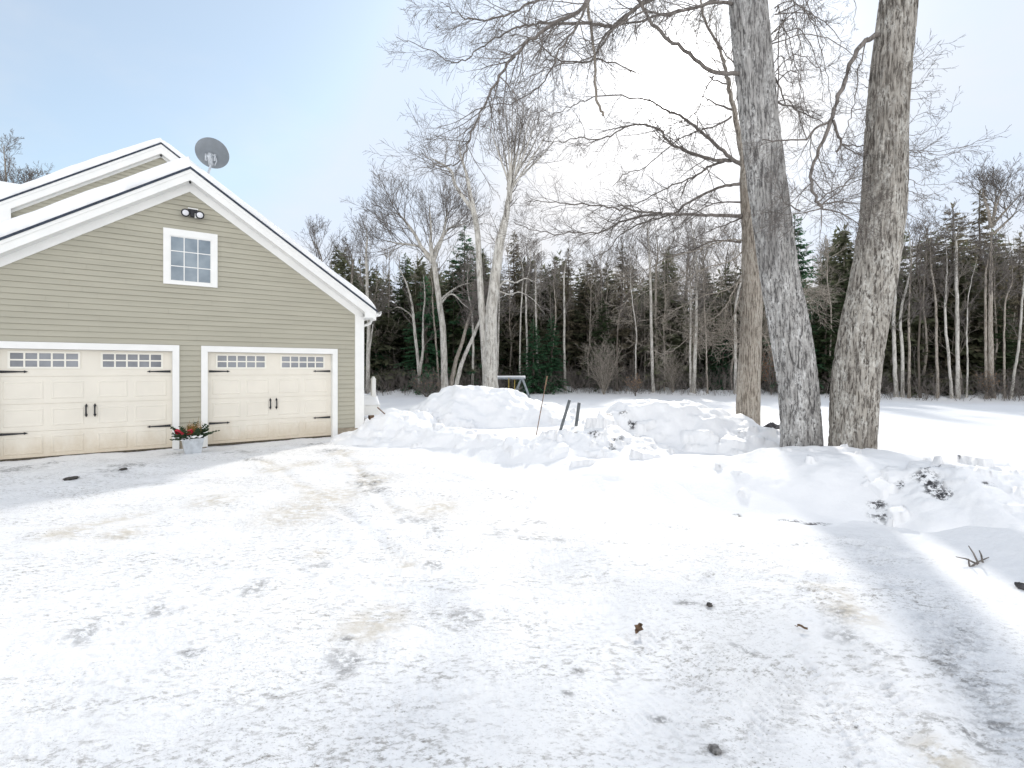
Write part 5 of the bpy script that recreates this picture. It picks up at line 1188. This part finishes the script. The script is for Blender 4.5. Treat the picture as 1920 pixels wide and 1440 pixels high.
for i in range(230):
    x = g.uniform(-30, 60); y = float(edge_y(x)) + 1.5 + abs(g.normal()) * 8
    if x < -12 and y < 40: y += 12
    zg = float(ground_z(np.array([x]), np.array([y]))[0]); H = min(g.uniform(8, 13.5), 1.73 + (HY - 440) / FPX * y)
    tt = np.linspace(0, 1, 8); q = np.stack([x + np.cumsum(g.normal(size=8)) * .1, y + np.cumsum(g.normal(size=8)) * .1, zg - .2 + tt * H], -1); r0 = g.uniform(.05, .11); mbt.tube(q, r0 * (1 - .85 * tt), 6, cap=False)
    for j in range(12):
        s = g.uniform(.3, 1); k = min(int(s * 7), 6); grow(mbt, g, q[k], turn(np.array([0, 0, 1.0]), g.uniform(.4, .9), g.uniform(0, 6.28)), g.uniform(1, 2.2) * (1.2 - .6 * s), .02, 0, (5, 3), .10, .15, (4, 3, 3), .55, (.4, 1), None, .15, .3, .009)
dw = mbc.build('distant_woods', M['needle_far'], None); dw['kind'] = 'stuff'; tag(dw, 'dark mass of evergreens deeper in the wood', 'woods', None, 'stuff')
dt = mbt.build('distant_trunks', M['bark_mid'], None, True); tag(dt, 'tangle of thin grey trunks and twigs deep in the wood', 'woods', None, 'stuff')

# --- undergrowth along the edge
mb = MB()
for i in range(4200):
    x = g.uniform(-18, 46); y = float(edge_y(x)) + g.uniform(-1.1, 4.5)
    if g.uniform() > .35 + .9 * abs(float(perlin(np.array([x * .35]), np.array([y * .2]))[0])) * 1.6: continue
    zg = float(ground_z(np.array([x]), np.array([y]))[0]); h = g.uniform(.4, 1.9) * (1 if g.uniform() < .85 else 1.7)
    grow(mb, g, (x, y, zg - .1), (g.normal() * .25, g.normal() * .25, 1), h, .012, 0, (4, 2), .03, .12, (4, 3, 3), .5, (.4, 1.0), None, .2, .35, .006)
o = mb.build('undergrowth', M['twig'], None, True); tag(o, 'tangle of thin grey brown brush along the foot of the wood', 'brush', None, 'stuff')

def sapling(label, px, py, w, h, Y, leaf_, seed, n=9, fan_=False, nm='beech_sapling', mat='twig', nl=240):
    g = np.random.default_rng(seed); b = P(px, py, Y); t = thing(nm, label, 'sapling', (b[0], b[1], float(ground_z(np.array([b[0]]), np.array([Y]))[0])), 0)
    mb = MB(); lf, ff = [], []; Hh = h * Y / FPX; Wd = w * Y / FPX
    for i in range(n):
        a = g.uniform(0, 6.28); s = g.uniform(.2, 1)
        m2 = MB(); d = (math.cos(a) * Wd / 2 / Hh * s * (1.3 if fan_ else 1), math.sin(a) * Wd / 2 / Hh * s, 1.0); grow(m2, g, (0, 0, -.1), d, Hh * g.uniform(.75, 1.02), .016, 0, (8, 4), .02, .08, (4, 3, 3), .42, (.4, .9), None, .15, .3, .006)
        v, f = m2.arrays(); mb.add(v, f)
        if leaf_:
            for k in range(nl // n):
                p = v[g.integers(len(v) // 4, len(v))]; d1 = unit(g.normal(size=3)); d2 = unit(np.cross(d1, g.normal(size=3))); l = g.uniform(.05, .10); e = len(lf)
                lf += [p, p + d1 * l * .5 + d2 * l * .3, p + d1 * l, p + d1 * l * .5 - d2 * l * .3]; ff.append((e, e + 1, e + 2, e + 3))
    mb.build('stems', M[mat], t, True)
    if leaf_: m3 = MB(); m3.add(lf, ff); m3.build('leaves', M[leaf_], t)
sapling('orange brown beech sapling between the straight tan trunk and the large grey trunk', 1446, 750, 46, 85, 33, 'beech', 501, 14, nl=900)
sapling('little tan beech sapling left of the flat topped snow heap', 1192, 742, 34, 42, 34, 'beech_pale', 502, 9, nl=330)
sapling('pale fan shaped bare sapling left of the little tan beech', 1132, 738, 70, 105, 36, None, 503, 26, True, 'bare_sapling', 'bark_mid')
sapling('bare bushy sapling left of the twin trunks', 1262, 746, 60, 80, 36, None, 504, 16, True, 'bare_sapling', 'bark_mid')
sapling('faded beech sapling at the foot of the wide crowned tree', 1862, 762, 60, 50, 29, 'beech_pale', 505, 10, nl=200)
sapling('tangled tan shrub in front of the crossing leaning trunks', 800, 735, 90, 55, 33, 'beech_pale', 506, 18, True, 'low_shrub', 'twig', 200)

# ------------------------------------------------------------------ light, sky, camera
SAZ, SEL = math.atan2(1262 - CX, FPX), math.atan2(HY - 150, math.hypot(FPX, 1262 - CX))
S = Vector((math.sin(SAZ) * math.cos(SEL), math.cos(SAZ) * math.cos(SEL), math.sin(SEL)))
sl = bpy.data.lights.new('sun', 'SUN'); sl.energy = 2.0; sl.angle = math.radians(2.5); sl.color = (1.0, 0.955, 0.89)
so_ = bpy.data.objects.new('sun', sl); C.objects.link(so_); so_.rotation_euler = S.to_track_quat('Z', 'Y').to_euler(); so_.location = (20, 40, 30)

w = bpy.data.worlds.new('World'); SC.world = w; w.use_nodes = True
N = NT(w.node_tree); bg = w.node_tree.nodes['Background']
sky = N.n('ShaderNodeTexSky', sky_type='NISHITA', sun_disc=False, sun_elevation=SEL, sun_rotation=SAZ, altitude=100, air_density=1.0, dust_density=1.2, ozone_density=1.5)
tc = N.n('ShaderNodeTexCoord')
gen = tc.outputs['Generated']
sep = N.n('ShaderNodeSeparateXYZ'); N.t.links.new(gen, sep.inputs[0])
zc = N.math('MAXIMUM', sep.outputs[2], 0.0)
den = N.math('ADD', zc, 0.22)
cmb = N.n('ShaderNodeCombineXYZ'); N.t.links.new(N.math('DIVIDE', sep.outputs[0], den), cmb.inputs[0]); N.t.links.new(N.math('DIVIDE', sep.outputs[1], den), cmb.inputs[1])
cl = N.noise(cmb.outputs[0], 0.9, 7, 0.58)
cl = N.math('ADD', cl, N.math('MULTIPLY', N.math('SUBTRACT', 0.42, zc), 0.75))      # thin cloud thickens toward the horizon
dot = N.n('ShaderNodeVectorMath', operation='DOT_PRODUCT'); N.t.links.new(gen, dot.inputs[0]); dot.inputs[1].default_value = S
dd_ = N.math('MAXIMUM', dot.outputs['Value'], 0.0)
cl = N.math('ADD', cl, N.math('MULTIPLY', N.math('POWER', dd_, 14.0), 0.35))
cov = N.math('ADD', N.math('MULTIPLY', N.ramp(cl, 0.46, 0.92), 0.62), 0.36)
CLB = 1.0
skt = N.n('ShaderNodeVectorMath', operation='MULTIPLY'); N.t.links.new(sky.outputs[0], skt.inputs[0]); skt.inputs[1].default_value = (0.90, 1.06, 1.02)
skc = N.n('ShaderNodeVectorMath', operation='MINIMUM'); N.t.links.new(skt.outputs[0], skc.inputs[0]); skc.inputs[1].default_value = (3.4, 4.3, 5.6)
fb_ = N.ramp(sep.outputs[1], 0.25, -0.55)                                             # cloud behind the camera, out of view, brightened as added fill light
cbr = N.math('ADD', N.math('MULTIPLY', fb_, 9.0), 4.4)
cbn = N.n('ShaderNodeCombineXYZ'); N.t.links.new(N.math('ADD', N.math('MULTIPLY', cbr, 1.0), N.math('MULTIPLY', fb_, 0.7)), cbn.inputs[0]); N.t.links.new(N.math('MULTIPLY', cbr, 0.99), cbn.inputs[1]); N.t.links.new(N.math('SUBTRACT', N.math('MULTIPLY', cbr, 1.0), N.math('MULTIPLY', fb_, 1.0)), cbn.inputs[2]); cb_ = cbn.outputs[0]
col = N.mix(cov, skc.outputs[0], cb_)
g1 = N.math('MULTIPLY', N.math('POWER', dd_, 45.0), 3.5)
g2 = N.math('MULTIPLY', N.math('POWER', dd_, 900.0), 60.0)
gl = N.n('ShaderNodeMix', data_type='RGBA', blend_type='ADD'); gl.inputs[0].default_value = 1.0
N.t.links.new(col, gl.inputs[6]); gv = N.n('ShaderNodeCombineXYZ'); gs = N.math('ADD', g1, g2)
for i in range(3): N.t.links.new(gs, gv.inputs[i])
N.t.links.new(gv.outputs[0], gl.inputs[7])
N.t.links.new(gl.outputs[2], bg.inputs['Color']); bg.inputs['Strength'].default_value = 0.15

cam = bpy.data.cameras.new('camera'); co = bpy.data.objects.new('camera', cam); C.objects.link(co)
co.location = (0, 0, HC); co.rotation_euler = (math.pi / 2, 0, 0)
cam.sensor_width = 36; cam.lens = FPX / 1920 * 36; cam.shift_y = -(720 - HY) / 1920; cam.clip_end = 2000; cam.clip_start = 0.05
SC.camera = co
SC.view_settings.view_transform = 'Standard'; SC.view_settings.look = 'None'; SC.view_settings.gamma = 1; SC.view_settings.exposure = 0.47
SC.cycles.max_bounces = 6; SC.cycles.diffuse_bounces = 3; SC.cycles.sample_clamp_indirect = 6
